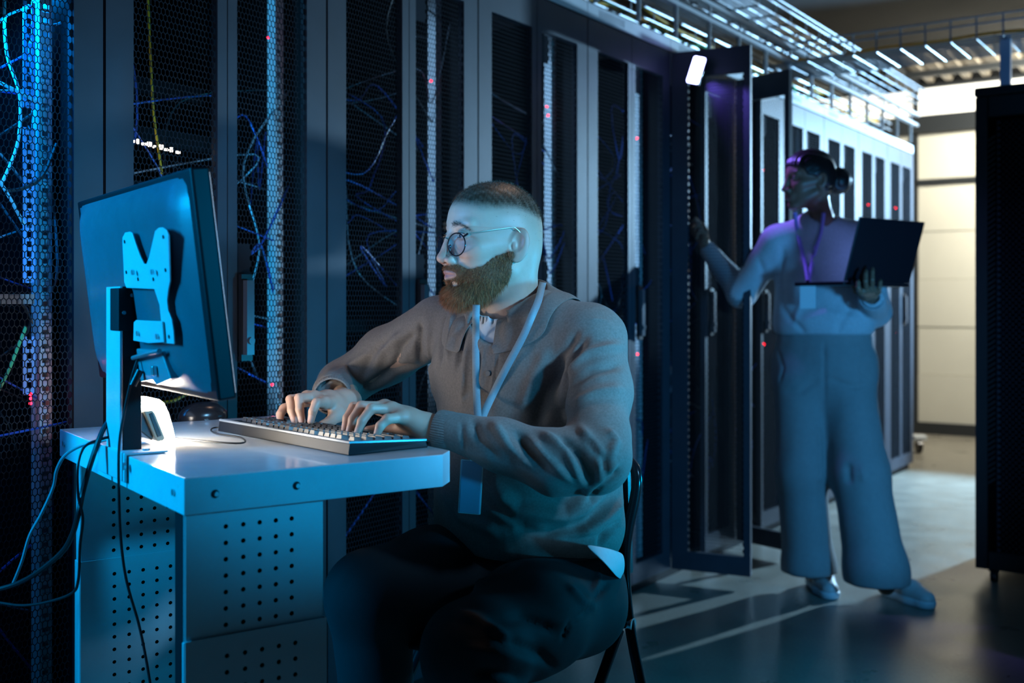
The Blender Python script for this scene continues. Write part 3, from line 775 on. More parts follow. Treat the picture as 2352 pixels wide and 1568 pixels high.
# blue lit rail, bracket and cable bunch inside the leftmost rack
r = racks[0]
rs = random.Random(5)
M['cyanfibre'] = mat('pale_fibre', (.45, .75, .8), .35)
for k in range(26):
    x0 = .36+rs.uniform(-.02, .045); z0 = rs.uniform(1.1, 2.0); y0 = rs.uniform(.08, .16)
    pts = [V(x0, y0, z0)]
    for j in range(4):
        pts.append(pts[-1]+V(rs.uniform(-.02, .022), rs.uniform(-.02, .02), -rs.uniform(.06, .2)))
    MB().tube(spline(pts, 5), rs.uniform(.0015, .003), 5).build('cable', M[rs.choice(['cyanfibre', 'greycable', 'bluecable'])], r, smooth=True)
def inr(px, py, dep):                                            # pixel to rack-0 local coordinates
    q = on_plane(px, py, R0-NR*dep, NR); s_ = (q-R0).dot(D)+.654
    return V(s_, dep, q.z)
for pts, mm in (([(0, 190), (50, 215), (95, 240)], 'cyanfibre'), ([(-5, 410), (20, 450), (55, 515)], 'cyanfibre'), ([(60, 750), (40, 800), (20, 850), (-5, 900)], 'greencable'), ([(130, 330), (100, 400), (60, 430), (10, 440)], 'blackcable'), ([(10, 0), (15, 120), (45, 220), (40, 330), (5, 420)], 'cyanfibre')):
    MB().tube(spline([inr(a, b, .09) for a, b in pts], 6), .0038, 6).build('cable', M[mm], r, smooth=True)
M['railblue'] = mat('blue_lit_rail', (.25, .5, .95), .4)  # blue light put into the rail's colour
a = inr(52, 700, .10); b = inr(80, 700, .10)
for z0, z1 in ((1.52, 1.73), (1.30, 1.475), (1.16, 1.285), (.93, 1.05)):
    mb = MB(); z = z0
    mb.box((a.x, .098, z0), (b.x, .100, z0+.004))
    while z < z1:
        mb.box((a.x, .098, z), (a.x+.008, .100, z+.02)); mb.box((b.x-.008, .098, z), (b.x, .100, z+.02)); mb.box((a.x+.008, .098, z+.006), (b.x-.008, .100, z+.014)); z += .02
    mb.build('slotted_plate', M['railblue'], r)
MB().box((inr(-60, 685, .05).x, .03, inr(0, 698, .05).z), (inr(66, 685, .05).x, .05, inr(0, 675, .05).z)).build('cross_bar', M['steelblue'], r)
# glints on a chassis edge in the second rack, put in as emission
def inr1(px, py, dep):
    q = on_plane(px, py, R0-NR*dep, NR); return V((q-R0).dot(D), dep, q.z)
gl_ = mat('chassis_glint_glow', (.9, .85, .8), .4, emit=(1, .88, .78), estr=5)
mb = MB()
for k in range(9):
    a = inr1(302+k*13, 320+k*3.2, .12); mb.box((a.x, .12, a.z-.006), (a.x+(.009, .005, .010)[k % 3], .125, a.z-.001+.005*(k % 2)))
mb.build('chassis_glints', gl_, racks[1])['kind'] = 'stuff'
MB().tube(spline([inr1(p[0], p[1], .11) for p in ((340, 0), (345, 120), (352, 250), (362, 330), (372, 400))], 5), .003, 6).build('cable', M['yellowcable'], racks[1], smooth=True)
MB().tube(spline([inr1(p[0], p[1], .13) for p in ((370, 925), (400, 920), (430, 905), (470, 895))], 5), .004, 6).build('cable', M['yellowcable'], racks[1], smooth=True)
area('blue_rail_fill', tuple(rowpt(-.36, -.04, 1.55)), tuple(rowpt(-.12, -.12, 1.2)), .05, 7, (.0, .28, 1.0), .9)  # added unseen blue fill to light the leftmost rack's rail
# ================================================================== IMPLICIT MODELLING (bodies, clothes)
from mathutils.bvhtree import BVHTree
class Field:
    """signed distance field on a grid; smooth unions of ellipsoids and tapered limbs, meshed with surface nets"""
    def __init__(s, lo, hi, h):
        s.lo = np.array(lo, np.float32); s.h = h
        s.n = np.ceil((np.array(hi)-np.array(lo))/h).astype(int)+1
        s.d = np.full(s.n, .25, np.float32)
    def _sub(s, lo, hi):
        a = np.clip(np.floor((np.array(lo)-s.lo)/s.h).astype(int), 0, s.n-1); b = np.clip(np.ceil((np.array(hi)-s.lo)/s.h).astype(int)+1, 1, s.n)
        if (b <= a).any(): return None
        sl = tuple(slice(a[i], b[i]) for i in range(3))
        ax = [s.lo[i]+s.h*np.arange(a[i], b[i], dtype=np.float32) for i in range(3)]
        return sl, ax[0][:, None, None], ax[1][None, :, None], ax[2][None, None, :]
    def _put(s, sl, q, k, mode):
        d = s.d[sl]
        if mode == 'add':
            hh = np.clip(.5+.5*(d-q)/k, 0, 1); s.d[sl] = d*(1-hh)+q*hh-k*hh*(1-hh)
        else:
            q = -q; hh = np.clip(.5-.5*(d-q)/k, 0, 1); s.d[sl] = d*(1-hh)+q*hh+k*hh*(1-hh)
    def ell(s, c, r, k=.01, mode='add', Rm=None):
        c = Vector(c); m = max(r)+k*2+s.h*4
        z = s._sub([c[i]-m for i in range(3)], [c[i]+m for i in range(3)])
        if z is None: return s
        sl, x, y, w = z; x = x-c[0]; y = y-c[1]; w = w-c[2]
        if Rm is not None:
            x, y, w = (Rm[i][0]*x+Rm[i][1]*y+Rm[i][2]*w for i in range(3))
        k0 = np.sqrt((x/r[0])**2+(y/r[1])**2+(w/r[2])**2)+1e-6
        k1 = np.sqrt((x/r[0]**2)**2+(y/r[1]**2)**2+(w/r[2]**2)**2)+1e-6
        s._put(sl, k0*(k0-1)/k1, k, mode); return s
    def cone(s, a, b, ra, rb, k=.01, mode='add', flat=None):
        a = Vector(a); b = Vector(b); m = max(ra, rb)+k*2+s.h*4
        z = s._sub([min(a[i], b[i])-m for i in range(3)], [max(a[i], b[i])+m for i in range(3)])
        if z is None: return s
        sl, x, y, w = z; ab = b-a; L2 = max(ab.length_squared, 1e-9)
        px, py, pw = x-a[0], y-a[1], w-a[2]
        t = np.clip((px*ab[0]+py*ab[1]+pw*ab[2])/L2, 0, 1)
        qx, qy, qw = px-t*ab[0], py-t*ab[1], pw-t*ab[2]
        if flat is not None:                                     # squash along a direction
            f, am = flat; f = Vector(f); dd = qx*f[0]+qy*f[1]+qw*f[2]; q2 = qx**2+qy**2+qw**2+dd**2*(am*am-1)
        else: q2 = qx**2+qy**2+qw**2
        s._put(sl, np.sqrt(q2)-(ra+t*(rb-ra)), k, mode); return s
    def path(s, pts, rs, k=.01, mode='add'):
        for i in range(len(pts)-1): s.cone(pts[i], pts[i+1], rs[i], rs[i+1], k, mode)
        return s
    def cut(s, p, n, k=.004):                                    # keep the side n points away from
        p = Vector(p); n = Vector(n).normalized()
        sl, x, y, w = s._sub(s.lo-1, s.lo+s.n*s.h+1)
        q = (x-p[0])*n[0]+(y-p[1])*n[1]+(w-p[2])*n[2]
        s._put(sl, -q, k, 'sub'); return s
    def mesh(s):
        d = s.d; neg = d < 0; nx, ny, nz = d.shape
        S = np.zeros((nx-1, ny-1, nz-1), np.int8)
        for i in (0, 1):
            for j in (0, 1):
                for k in (0, 1): S += neg[i:nx-1+i, j:ny-1+j, k:nz-1+k]
        act = (S > 0) & (S < 8); ids = np.argwhere(act)
        idx = np.full(act.shape, -1, np.int64); idx[tuple(ids.T)] = np.arange(len(ids))
        pos = np.zeros((len(ids), 3)); cnt = np.zeros(len(ids))
        for ax in range(3):
            o1, o2 = [q for q in range(3) if q != ax]
            for a in (0, 1):
                for b in (0, 1):
                    off = np.zeros(3, int); off[o1] = a; off[o2] = b
                    p0 = ids+off; e = np.zeros(3, int); e[ax] = 1; p1 = p0+e
                    v0 = d[tuple(p0.T)]; v1 = d[tuple(p1.T)]; m = (v0 < 0) != (v1 < 0)
                    t = np.where(m, v0/np.where(m, v0-v1, 1), 0)
                    pos[m] += (p0+t[:, None]*e)[m]; cnt[m] += 1
        v = s.lo+s.h*(pos/cnt[:, None]); fs = []
        for ax in range(3):
            o1, o2 = (ax+1) % 3, (ax+2) % 3
            sl0 = [slice(None)]*3; sl1 = [slice(None)]*3; sl0[ax] = slice(0, -1); sl1[ax] = slice(1, None)
            A = neg[tuple(sl0)]; B = neg[tuple(sl1)]; E = np.argwhere(A != B)
            E = E[(E[:, o1] > 0) & (E[:, o2] > 0) & (E[:, o1] < d.shape[o1]-1) & (E[:, o2] < d.shape[o2]-1)]
            e1 = np.zeros(3, int); e1[o1] = 1; e2 = np.zeros(3, int); e2[o2] = 1
            q = np.stack([idx[tuple((E-e1-e2).T)], idx[tuple((E-e2).T)], idx[tuple(E.T)], idx[tuple((E-e1).T)]], 1)
            fl = ~A[tuple(E.T)]; q[fl] = q[fl][:, ::-1]; fs.append(q)
        return v, np.concatenate(fs)
def np_mesh(name, v, f, mt=None, smooth=True):
    me = bpy.data.meshes.new(name); f = np.asarray(f); n = f.shape[1]
    me.vertices.add(len(v)); me.vertices.foreach_set('co', np.asarray(v, np.float32).ravel())
    me.loops.add(f.size); me.loops.foreach_set('vertex_index', f.ravel().astype(np.int32))
    me.polygons.add(len(f)); me.polygons.foreach_set('loop_start', np.arange(0, f.size, n, dtype=np.int32))
    me.update(calc_edges=True); me.validate()
    if smooth: me.polygons.foreach_set('use_smooth', [True]*len(me.polygons))
    if mt: me.materials.append(mt)
    return me
def relax(v, f, it=1, w=.5):
    for _ in range(it):
        acc = np.zeros_like(v); c = np.zeros(len(v))
        for i in range(4):
            a = f[:, i]; b = f[:, (i+1) % 4]
            np.add.at(acc, a, v[b]); np.add.at(acc, b, v[a]); np.add.at(c, a, 1); np.add.at(c, b, 1)
        v = v*(1-w)+w*acc/np.maximum(c, 1)[:, None]
    return v
def vnormals(v, f):
    n = np.cross(v[f[:, 2]]-v[f[:, 0]], v[f[:, 3]]-v[f[:, 1]]); acc = np.zeros_like(v)
    for i in range(4): np.add.at(acc, f[:, i], n)
    return acc/(np.linalg.norm(acc, axis=1)[:, None]+1e-12)
def bvh(v, f): return BVHTree.FromPolygons([tuple(p) for p in v], [tuple(q) for q in f])
EYE = V(0, 0, CH)
def hit(tree, px, py, back=0.0):
    d = (P(px, py, 1)-EYE).normalized(); r = tree.ray_cast(EYE, d)
    return (r[0] - d*back if r[0] is not None else None)
def strokes(v, f, lst, tree=None):
    """press folds and creases into a surface: each is a polyline, a width and a depth"""
    tree = tree or bvh(v, f); nr = vnormals(v, f); out = v.copy()
    for pts, wd, am in lst:
        q = []
        for i in range(len(pts)-1):
            for t in np.linspace(0, 1, 7)[:-1]: q.append((pts[i][0]*(1-t)+pts[i+1][0]*t, pts[i][1]*(1-t)+pts[i+1][1]*t))
        q.append(pts[-1]); h3 = [hit(tree, *p) for p in q]; h3 = [h for h in h3 if h is not None]
        if len(h3) < 2: continue
        h3 = np.array([tuple(h) for h in h3]); lo = h3.min(0)-wd*3; hi = h3.max(0)+wd*3
        sel = np.where(((v > lo) & (v < hi)).all(1))[0]; vv = v[sel]; best = np.full(len(sel), 1e9); bt = np.zeros(len(sel))
        for i in range(len(h3)-1):
            a, b = h3[i], h3[i+1]; ab = b-a; l2 = (ab**2).sum()
            if l2 > .0016: continue
            t = np.clip(((vv-a)@ab)/(l2+1e-12), 0, 1); ds = np.linalg.norm(vv-a-t[:, None]*ab, axis=1)
            m = ds < best; best[m] = ds[m]; bt[m] = (i+t[m])/(len(h3)-1)
        fade = np.clip(np.minimum(bt, 1-bt)*5+.15, 0, 1)
        out[sel] += nr[sel]*(am*np.exp(-(best/wd)**2)*fade)[:, None]
    return out
def paint(me, col, name='Col'):
    a = me.color_attributes.new(name, 'FLOAT_COLOR', 'POINT')
    c = np.ones((len(me.vertices), 4), np.float32); c[:, :3] = col; a.data.foreach_set('color', c.ravel())
def sstep(a, b, x): t = np.clip((x-a)/(b-a), 0, 1); return t*t*(3-2*t)
def lerp(c, d, m): return c*(1-m[:, None])+np.array(d)*m[:, None]
def noise3(p, sc, seed=0):                                       # cheap smooth pseudo noise
    r = np.random.default_rng(seed); o = np.zeros(len(p))
    for k in range(9):
        dv = r.normal(size=3); dv /= np.linalg.norm(dv); o += np.sin(p@dv*sc*(1+.35*k)+r.uniform(0, 6.28))/(1+.3*k)
    return o/4
M['skin'] = mat('skin', (.5, .3, .22), .46, attr='Col', bump=.12, bscale=700, sss=.12)
M['skin_w'] = mat('skin_brown', (.3, .15, .09), .45, attr='Col', sss=.08)
M['hair'] = mat('short_brown_hair', (.07, .035, .018), .5)
M['beardm'] = mat('beard_hair', (.38, .14, .05), .5)
M['beard_base'] = mat('beard_base', (.16, .06, .025), .8, 0, .3, 300, .6, 900)
M['eye'] = mat('eye_surface', (.8, .8, .8), .08, attr='Col', coat=.5)
def knit_mat(name, col, amt=.25, sc=1500):
    m = mat(name, col, .85, 0, .16, 260, amt, sc, sheen=.25)
    return m
M['sweater'] = knit_mat('grey_brown_knit', (.19, .162, .145), .3)
M['trousers'] = mat('dark_twill', (.008, .0095, .013), .8, 0, .12, 300, .35, 1600)
M['shirt'] = mat('white_cotton', (.75, .76, .78), .8, 0, .03, 100, .3, 900)
M['lany'] = mat('lanyard_ribbon', (.24, .30, .33), .6, 0, .05, 300, .3, 2000)
# ================================================================== THE SEATED MAN
HO = V((1127-CX)*2.05/FPX, 2.05, 1.236)                          # head origin
yaw = R(27)
HF = V(-math.cos(yaw), -math.sin(yaw), 0); HLf = V(-HF.y, HF.x, 0)
HM = Matrix(((HF.x, HLf.x, 0), (HF.y, HLf.y, 0), (0, 0, 1))) @ Matrix.Rotation(R(1.5), 3, 'Y') @ Matrix.Diagonal((.93, .97, .955))
def h2w(v): return v@np.array(HM).T + np.array(HO)
def hl(p): return HO + HM@Vector(p)
def head_field(h, neck, neck_r, fem=False):
    F = Field((-.15, -.13, -.24), (.15, .13, .14), h)
    F.ell((-.016, 0, .030), (.093, .077, .086), .01)
    F.ell((.022, 0, .034), (.066, .066, .070), .02)
    F.ell((-.042, 0, -.008), (.056, .063, .058), .03)
    F.ell((.030, 0, -.026), (.056, .060, .062), .02)
    F.ell((.030, 0, -.070), (.050, .055, .040), .02)
    for s in (-1, 1):
        F.cone((-.006, s*.054, -.055), (.066, s*.017, -.101), .017, .016, .02)
        F.ell((.053, s*.036, -.022), (.026, .022, .022), .015)
        F.cone((.078, s*.008, .030), (.066, s*.046, .029), .0105, .009, .010)
        F.cone((-.006, s*.062, -.012), (.050, s*.050, -.014), .010, .012, .020)
    F.ell((.074, 0, -.100), (.020, .022, .017), .014)
    F.cone(neck, (-.036, 0, -.035), neck_r, neck_r*(.93 if fem else 1.03), .03)
    F.cone((neck[0], neck[1], neck[2]), (neck[0]-.01, neck[1], neck[2]-.05), neck_r, neck_r*1.15, .02)
    F.ell((.020, 0, -.092), (.050, .040, .020), .015)
    for s in (-1, 1):
        F.ell((.096, s*.031, .009), (.019, .0175, .0115), .007, 'sub')
        F.ell((.0705, s*.031, .009), (.0150, .0168, .0135), .002)         # lids
        F.ell((.0860, s*.0320, .0085), (.0105, .0140, .0052), .0015, 'sub') # eye opening
    # nose
    F.cone((.083, 0, .024), (.1035, 0, -.026), .0075, .0095, .009)
    F.ell((.1065, 0, -.034), (.0125, .0115, .0105), .006)
    for s in (-1, 1):
        F.ell((.0945, s*.0135, -.038), (.0125, .0078, .0088), .005)
        F.ell((.1015, s*.0072, -.0465), (.0065, .0036, .0045), .003, 'sub')
    # mouth
    F.ell((.076, 0, -.062), (.023, .030, .024), .012)
    for s in (-1, 1):
        F.cone((.0985, s*.004, -.0600), (.0870, s*.024, -.0655), .0050, .0028, .004)
        F.cone((.0970, 0, -.0720), (.0865, s*.020, -.0680), .0058, .0035, .004)
        F.cone((.1045, 0, -.0660), (.0905, s*.025, -.0668), .0013, .0010, .002, 'sub')
    # ears
    for s in (-1, 1):
        rm = np.array(Matrix.Rotation(R(14), 3, 'Y') @ Matrix.Rotation(R(s*26), 3, 'Z'))
        c0 = (-.021, s*.0800, -.013)
        F.ell(c0, (.0205, .0072, .0345), .004, 'add', rm)
        F.ell((-.014, s*.0890, -.007), (.0135, .0105, .0225), .002, 'sub', rm); F.ell((-.008, s*.084, -.016), (.008, .011, .010), .002, 'sub')
        F.ell((-.014, s*.0745, -.014), (.006, .006, .010), .003)
    return F
nk = (-.052, -.022, -.150)
F = head_field(.00165, nk, .059)
hv, hf = F.mesh(); hv = relax(hv, hf, 1, .4)
# colours by place on the head
def head_colours(v, skin, lips, hairc, hairline, red=1):
    x, y, z = v.T; ay = np.abs(y)
    c = np.tile(np.array(skin), (len(v), 1)); n = noise3(v, 90, 3); n2 = noise3(v, 420, 5)
    c = c*(1+.05*n+.04*n2)[:, None]
    ck = np.exp(-(((x-.075)/.03)**2+((ay-.038)/.02)**2+((z+.024)/.02)**2)); nz = np.exp(-(((x-.108)/.018)**2+(y/.018)**2+((z+.035)/.016)**2))
    c = lerp(c, [skin[0]*1.0, skin[1]*.66, skin[2]*.62], np.clip(.6*ck+.7*nz, 0, 1)*red)
    er = sstep(.074, .084, ay)*np.exp(-((x+.02)/.03)**2)*np.exp(-((z)/.04)**2); c = lerp(c, [skin[0]*.95, skin[1]*.62, skin[2]*.58], er*.7*red)
    for s in (-1, 1):
        dd = np.sqrt(((y-s*.0315)/.019)**2+((z-.0095)/.0125)**2); c = lerp(c, [skin[0]*.62, skin[1]*.50, skin[2]*.48], .55*np.exp(-((dd-.72)/.28)**2)*sstep(.055, .065, x))  # eyelid crease shade put into the skin colour
    lp = np.exp(-(np.abs((z+.0655+.05*ay*0))/.0085)**4)*sstep(.0265, .021, ay)*sstep(.080, .086, x)
    c = lerp(c, lips, lp*.85)
    h = hairline(x, y, z, ay); c = lerp(c, hairc, np.clip(h*(1+.25*n2), 0, 1)); return c
def man_hairline(x, y, z, ay):
    # clipped scalp: dense on top, fading to skin at temples and nape
    edge = .060 + .10*np.clip(x-.02, 0, 1) + .010*np.clip((x-.05)/.04, 0, 1)
    top = sstep(edge-.016, edge+.014, z+.30*np.clip(-x-.02, 0, 1))
    fade = sstep(-.045, .08, z)*sstep(.045, .0, x)*.30
    brow = np.exp(-((z-(.031-6*np.clip(ay-.030, 0, 1)**1.6))/.0050)**2)*sstep(.010, .016, ay)*sstep(.056, .046, ay)*sstep(.05, .065, x)*.62
    return np.clip(np.maximum(np.maximum(top*.93, fade*sstep(-.06, -.02, z)), brow), 0, 1)
SK = (.56, .36, .27)
hc = head_colours(hv, SK, (.38, .13, .13), (.055, .030, .018), man_hairline)
def beard_mask(v):
    x, y, z = v.T; ay = np.abs(y)
    nz_ = .003*noise3(v, 260, 21)
    zt = np.interp(x, [-.01, .03, .046, .07, .085, .1], [-.022, -.036, -.050, -.0560, -.0475, -.0475])
    zl = np.interp(x, [-.012, .02, .05, .08], [-.082, -.112, -.150, -.2])
    up = sstep(.005, -.006, z-zt+nz_); dn = sstep(-.006, .006, z-zl+nz_)
    rear = sstep(-.016, -.002, x+nz_)
    front = sstep(.055, .075, x)
    lips = 1-np.exp(-(((z+.0665)/.0098)**2+(ay/.027)**2)**3)*sstep(.07, .078, x)
    patch = 1-np.exp(-((z+.084)/.0065)**2)*np.exp(-((ay-.013)/.0085)**2)*sstep(.07, .078, x)
    return np.clip(up*dn*rear*lips*patch, 0, 1)
bmk = beard_mask(hv)
side = sstep(.060, .068, np.abs(hv[:, 1]))
hc = lerp(hc, (.15, .075, .04), bmk*.85)
W_h = h2w(hv)
# ---- hands
def lerp3(a, b, t): return a*(1-t)+b*t
def hand(F, wrist, fingers, thumb, wr, k=.006):
    """fingers: list of (mcp, pip, tip); palm drawn from wrist to the knuckles"""
    mc = [f_[0] for f_ in fingers]
    for f_ in fingers:
        m, p, t = f_; dip = p+(t-p)*.56 + (p-m).normalized()*.003 + V(0, 0, .0028)
        F.cone(wrist+(m-wrist)*.15, m, wr*.62, .0120, .016)
        F.cone(m, p, .0098, .0088, .005); F.cone(p, dip, .0088, .0078, .003); F.cone(dip, t, .0079, .0066, .003)
    for i in range(3):
        F.cone(lerp3(wrist, mc[i], .5), lerp3(wrist, mc[i+1], .5), .0135, .0135, .012)
        F.cone(mc[i], mc[i+1], .0098, .0098, .008)
    b, m, t = thumb
    F.cone(wrist, b, wr*.7, .0155, .014); F.cone(b, m, .0145, .0105, .008); F.cone(m, t, .0105, .0082, .004)
    return F
lw = P(985, 982, 1.880)
LF = [(P(872, 937, 1.925), P(813, 934, 1.905), P(792, 987, 1.885)), (P(884, 934, 1.905), P(830, 932, 1.885), P(802, 993, 1.868)),
      (P(900, 940, 1.885), P(853, 938, 1.862), P(821, 996, 1.848)), (P(925, 958, 1.865), P(890, 962, 1.845), P(866, 997, 1.838))]
LT = (P(930, 985, 1.925), P(885, 984, 1.935), P(846, 988, 1.930))
Fh = Field((-.36, 1.78, .86), (.02, 2.02, 1.0), .0018)
Fh.cone(lw+V(.06, -.01, -.004), lw, .027, .0235, .01); hand(Fh, lw, LF, LT, .0225)
Lv, Lf = Fh.mesh(); Lv = relax(Lv, Lf, 1, .35)
rw = P(792, 922, 2.15)
RF = [(P(745, 925, 2.045), P(727, 925, 2.005), P(714, 967, 1.990)), (P(722, 912, 2.065), P(687, 914, 2.030), P(694, 968, 2.012)),
      (P(706, 912, 2.085), P(667, 917, 2.055), P(677, 968, 2.035)), (P(694, 920, 2.105), P(652, 938, 2.085), P(643, 965, 2.065))]
RT = (P(775, 950, 2.08), P(758, 968, 2.05), P(740, 975, 2.03))
Fr = Field((-.50, 1.94, .85), (-.24, 2.24, 1.02), .0020)
Fr.cone(rw+V(.0, .05, -.004), rw, .027, .024, .01); hand(Fr, rw, RF, RT, .0225)
Rv, Rf = Fr.mesh(); Rv = relax(Rv, Rf, 1, .35)
def hand_col(v, fingers, thumb, skin=SK):
    c = np.tile(np.array(skin), (len(v), 1))*(1+.05*noise3(v, 120, 8))[:, None]
    for m, p, t in fingers:
        for q, r_, a in ((p, .011, .45), (t, .012, .5), (m, .012, .25)):
            c = lerp(c, (skin[0]*.98, skin[1]*.62, skin[2]*.58), a*np.exp(-((v-np.array(q))**2).sum(1)/r_**2))
        nd = (t-p).normalized(); up = V(0, 0, 1)-nd*nd.z; up.normalize(); up = (up+nd.cross(V(0, 0, 1))*0).normalized()
        outw = (p-m); outw = (outw-nd*outw.dot(nd)).normalized()
        q = t-nd*.002+outw*.0065
        dd = v-np.array(q); al = dd@np.array(nd); r2 = np.sqrt(np.maximum((dd**2).sum(1)-al**2, 0))
        c = lerp(c, (.66, .44, .38), .8*sstep(.0068, .0055, np.abs(al))*sstep(.0058, .0042, r2))
    return c
# ---- hidden core under the clothes keeps head and hands one body
TL = V(.825, -.565, 0); TF = V(-.565, -.825, 0)
TR = (tuple(TL), tuple(TF), (0, 0, 1))
Ls = P(1368, 780, 1.99); Rs = P(1002, 752, 2.235)
Le = P(1378, 1062, 1.83); Re = P(786, 884, 2.40)
Fb = Field((-.50, 1.68, .40), (.34, 2.55, 1.16), .009)
Fb.ell((.012, 2.11, .97), (.16, .10, .15), .03, 'add', TR); Fb.ell((.035, 2.10, .74), (.17, .13, .16), .04, 'add', TR)
neckb = hl(nk)
Fb.cone(neckb, (.01, 2.11, 1.02), .056, .07, .03)
Fb.path([Rs, Re, rw], [.045, .038, .023], .02); Fb.path([Ls, Le, lw], [.045, .038, .023], .02)
Fb.path([V(.10, 2.02, .60), P(1085, 1495, 1.72), P(1085, 1495, 1.72)-V(0, 0, .16)], [.07, .055, .05], .03); Fb.path([V(0, 2.10, .60), P(860, 1375, 1.93)], [.07, .055], .03)
Bv, Bf = Fb.mesh()
man = empty('person', (.05, 2.1, .50), 0, 'seated bearded man in a grey brown polo sweater and round glasses typing at the desk', 'person')
allv = np.concatenate([W_h, Lv, Rv, Bv]); o1 = len(W_h); o2 = o1+len(Lv); o3 = o2+len(Rv)
allf = np.concatenate([hf, Lf+o1, Rf+o2, Bf+o3])
cl = np.concatenate([hc, hand_col(Lv, LF, LT), hand_col(Rv, RF, RT), np.tile(np.array(SK), (len(Bv), 1))])
bme = np_mesh('body', allv, allf, M['skin']); paint(bme, cl)
world_child(link('body', bme), man)
# ---- eyes
for s in (-1, 1):
    c0 = hl((.0695, s*.031, .0088)); g = (hl((.6, s*.031+.05, -.05))-c0).normalized()
    mb = MB().ball((0, 0, 0), .0132, 32, 24); v = np.array(mb.v)
    rot = np.array(g.to_track_quat('Z', 'Y').to_matrix()); ww = v@rot.T+np.array(c0)
    me = bpy.data.meshes.new('eye'); me.from_pydata([tuple(q) for q in ww], [], mb.f); me.materials.append(M['eye'])
    me.polygons.foreach_set('use_smooth', [True]*len(me.polygons))
    a = np.arccos(np.clip(v[:, 2]/.0132, -1, 1)); cc = np.tile(np.array((.78, .76, .74)), (len(v), 1))
    cc[a < .47] = (.13, .19, .20); cc[a < .19] = (.005, .005, .005); paint(me, cc)
    world_child(link('eye', me), man)
for s in (-1, 1):
    for zz, rr_, nm in ((.0050, .00085, 'eyelashes'), (-.0046, .0004, 'lower_lashes')):
        pts = []
        for k in range(13):
            az = R(-58+116*k/12)
            pts.append(hl((.0705+.0158*math.cos(az), s*.0315+.0165*math.sin(az), .0086+zz*math.cos(az)**1.3)))
        o = MB().tube(pts, [rr_*.35]+[rr_]*11+[rr_*.35], 6).build(nm, M['hair'], man, smooth=True, world=True); o['kind'] = 'stuff'
# ---- beard: a soft mass and thousands of short strands
nrm = vnormals(W_h, hf)
thick = bmk*(.0035+.0065*sstep(-.085, -.115, hv[:, 2])+.004*sstep(.05, .09, hv[:, 0])*sstep(-.08, -.1, hv[:, 2]))
keep = bmk > .45; fm = keep[hf].all(1)
bvv = W_h+nrm*(thick-.0006+.0009*noise3(hv, 700, 9))[:, None]; used = np.unique(hf[fm]); remap = np.full(len(W_h), -1); remap[used] = np.arange(len(used))
def strands(v, nr, w, n, length, width, down, jit, seed, curl=.3):
    r = np.random.default_rng(seed); pr = w/w.sum(); ii = r.choice(len(v), n, p=pr)
    p = v[ii]+r.normal(scale=.0008, size=(n, 3)); d = nr[ii]*(1-down[ii][:, None]*.0)
    dn = np.array((HF.x*.15, HF.y*.15, -1.0))
    t1 = nr[ii]*.9+dn*down[ii][:, None]+r.normal(scale=jit, size=(n, 3)); t1 /= np.linalg.norm(t1, axis=1)[:, None]
    t2 = t1+dn*curl+r.normal(scale=jit*.5, size=(n, 3)); t2 /= np.linalg.norm(t2, axis=1)[:, None]
    L_ = length[ii]*r.uniform(.6, 1.1, n)
    sd = np.cross(t1, r.normal(size=(n, 3))); sd /= np.linalg.norm(sd, axis=1)[:, None]; sd *= width
    a = p-t1*.001; b = p+t1*(L_*.5)[:, None]; c = b+t2*(L_*.5)[:, None]
    vv = np.stack([a-sd, a+sd, b+sd*.8, b-sd*.8, c-sd*.15, c+sd*.15], 1).reshape(-1, 3)
    k = np.arange(n)[:, None]*6; q = np.concatenate([k+np.array([0, 1, 2, 3]), k+np.array([3, 2, 5, 4])], 0)
    return vv, q
bl = .004+.009*sstep(-.06, -.11, hv[:, 2])
sv, sf = strands(bvv, nrm, bmk**2+1e-9, 15000, bl, .00017, .6+.9*sstep(.06, .0, hv[:, 0]), .28, 4)
bb = np_mesh('beard', np.concatenate([bvv[used], sv]), np.concatenate([remap[hf[fm]], sf+len(used)]), M['beard_base'])
bb.materials.append(M['beardm']); mi = np.zeros(len(bb.polygons), np.int32); mi[int(fm.sum()):] = 1; bb.polygons.foreach_set('material_index', mi)
o = link('beard', bb); world_child(o, man); tag(o, 'full reddish brown beard', kind='stuff')
x_, y_, z_ = hv.T
hm_ = man_hairline(x_, y_, z_, np.abs(y_))*sstep(-.02, .03, z_)*(z_ > -.03)
brow = hm_*(x_ > .05)*(z_ < .05)
top = hm_*((z_ > .05) | (x_ < .03))
sv, sf = strands(W_h, nrm, top**2+1e-9, 12000, np.full(len(hv), .0042), .00013, np.zeros(len(hv)), .35, 6, 0)
sv2, sf2 = strands(W_h, nrm, brow**2+1e-9, 420, np.full(len(hv), .007), .00016, np.full(len(hv), -.2), .45, 7, .1)
o = link('hair', np_mesh('hair', np.concatenate([sv, sv2]), np.concatenate([sf, sf2+len(sv)]), M['hair'])); world_child(o, man); tag(o, 'very short clipped brown hair', kind='stuff')
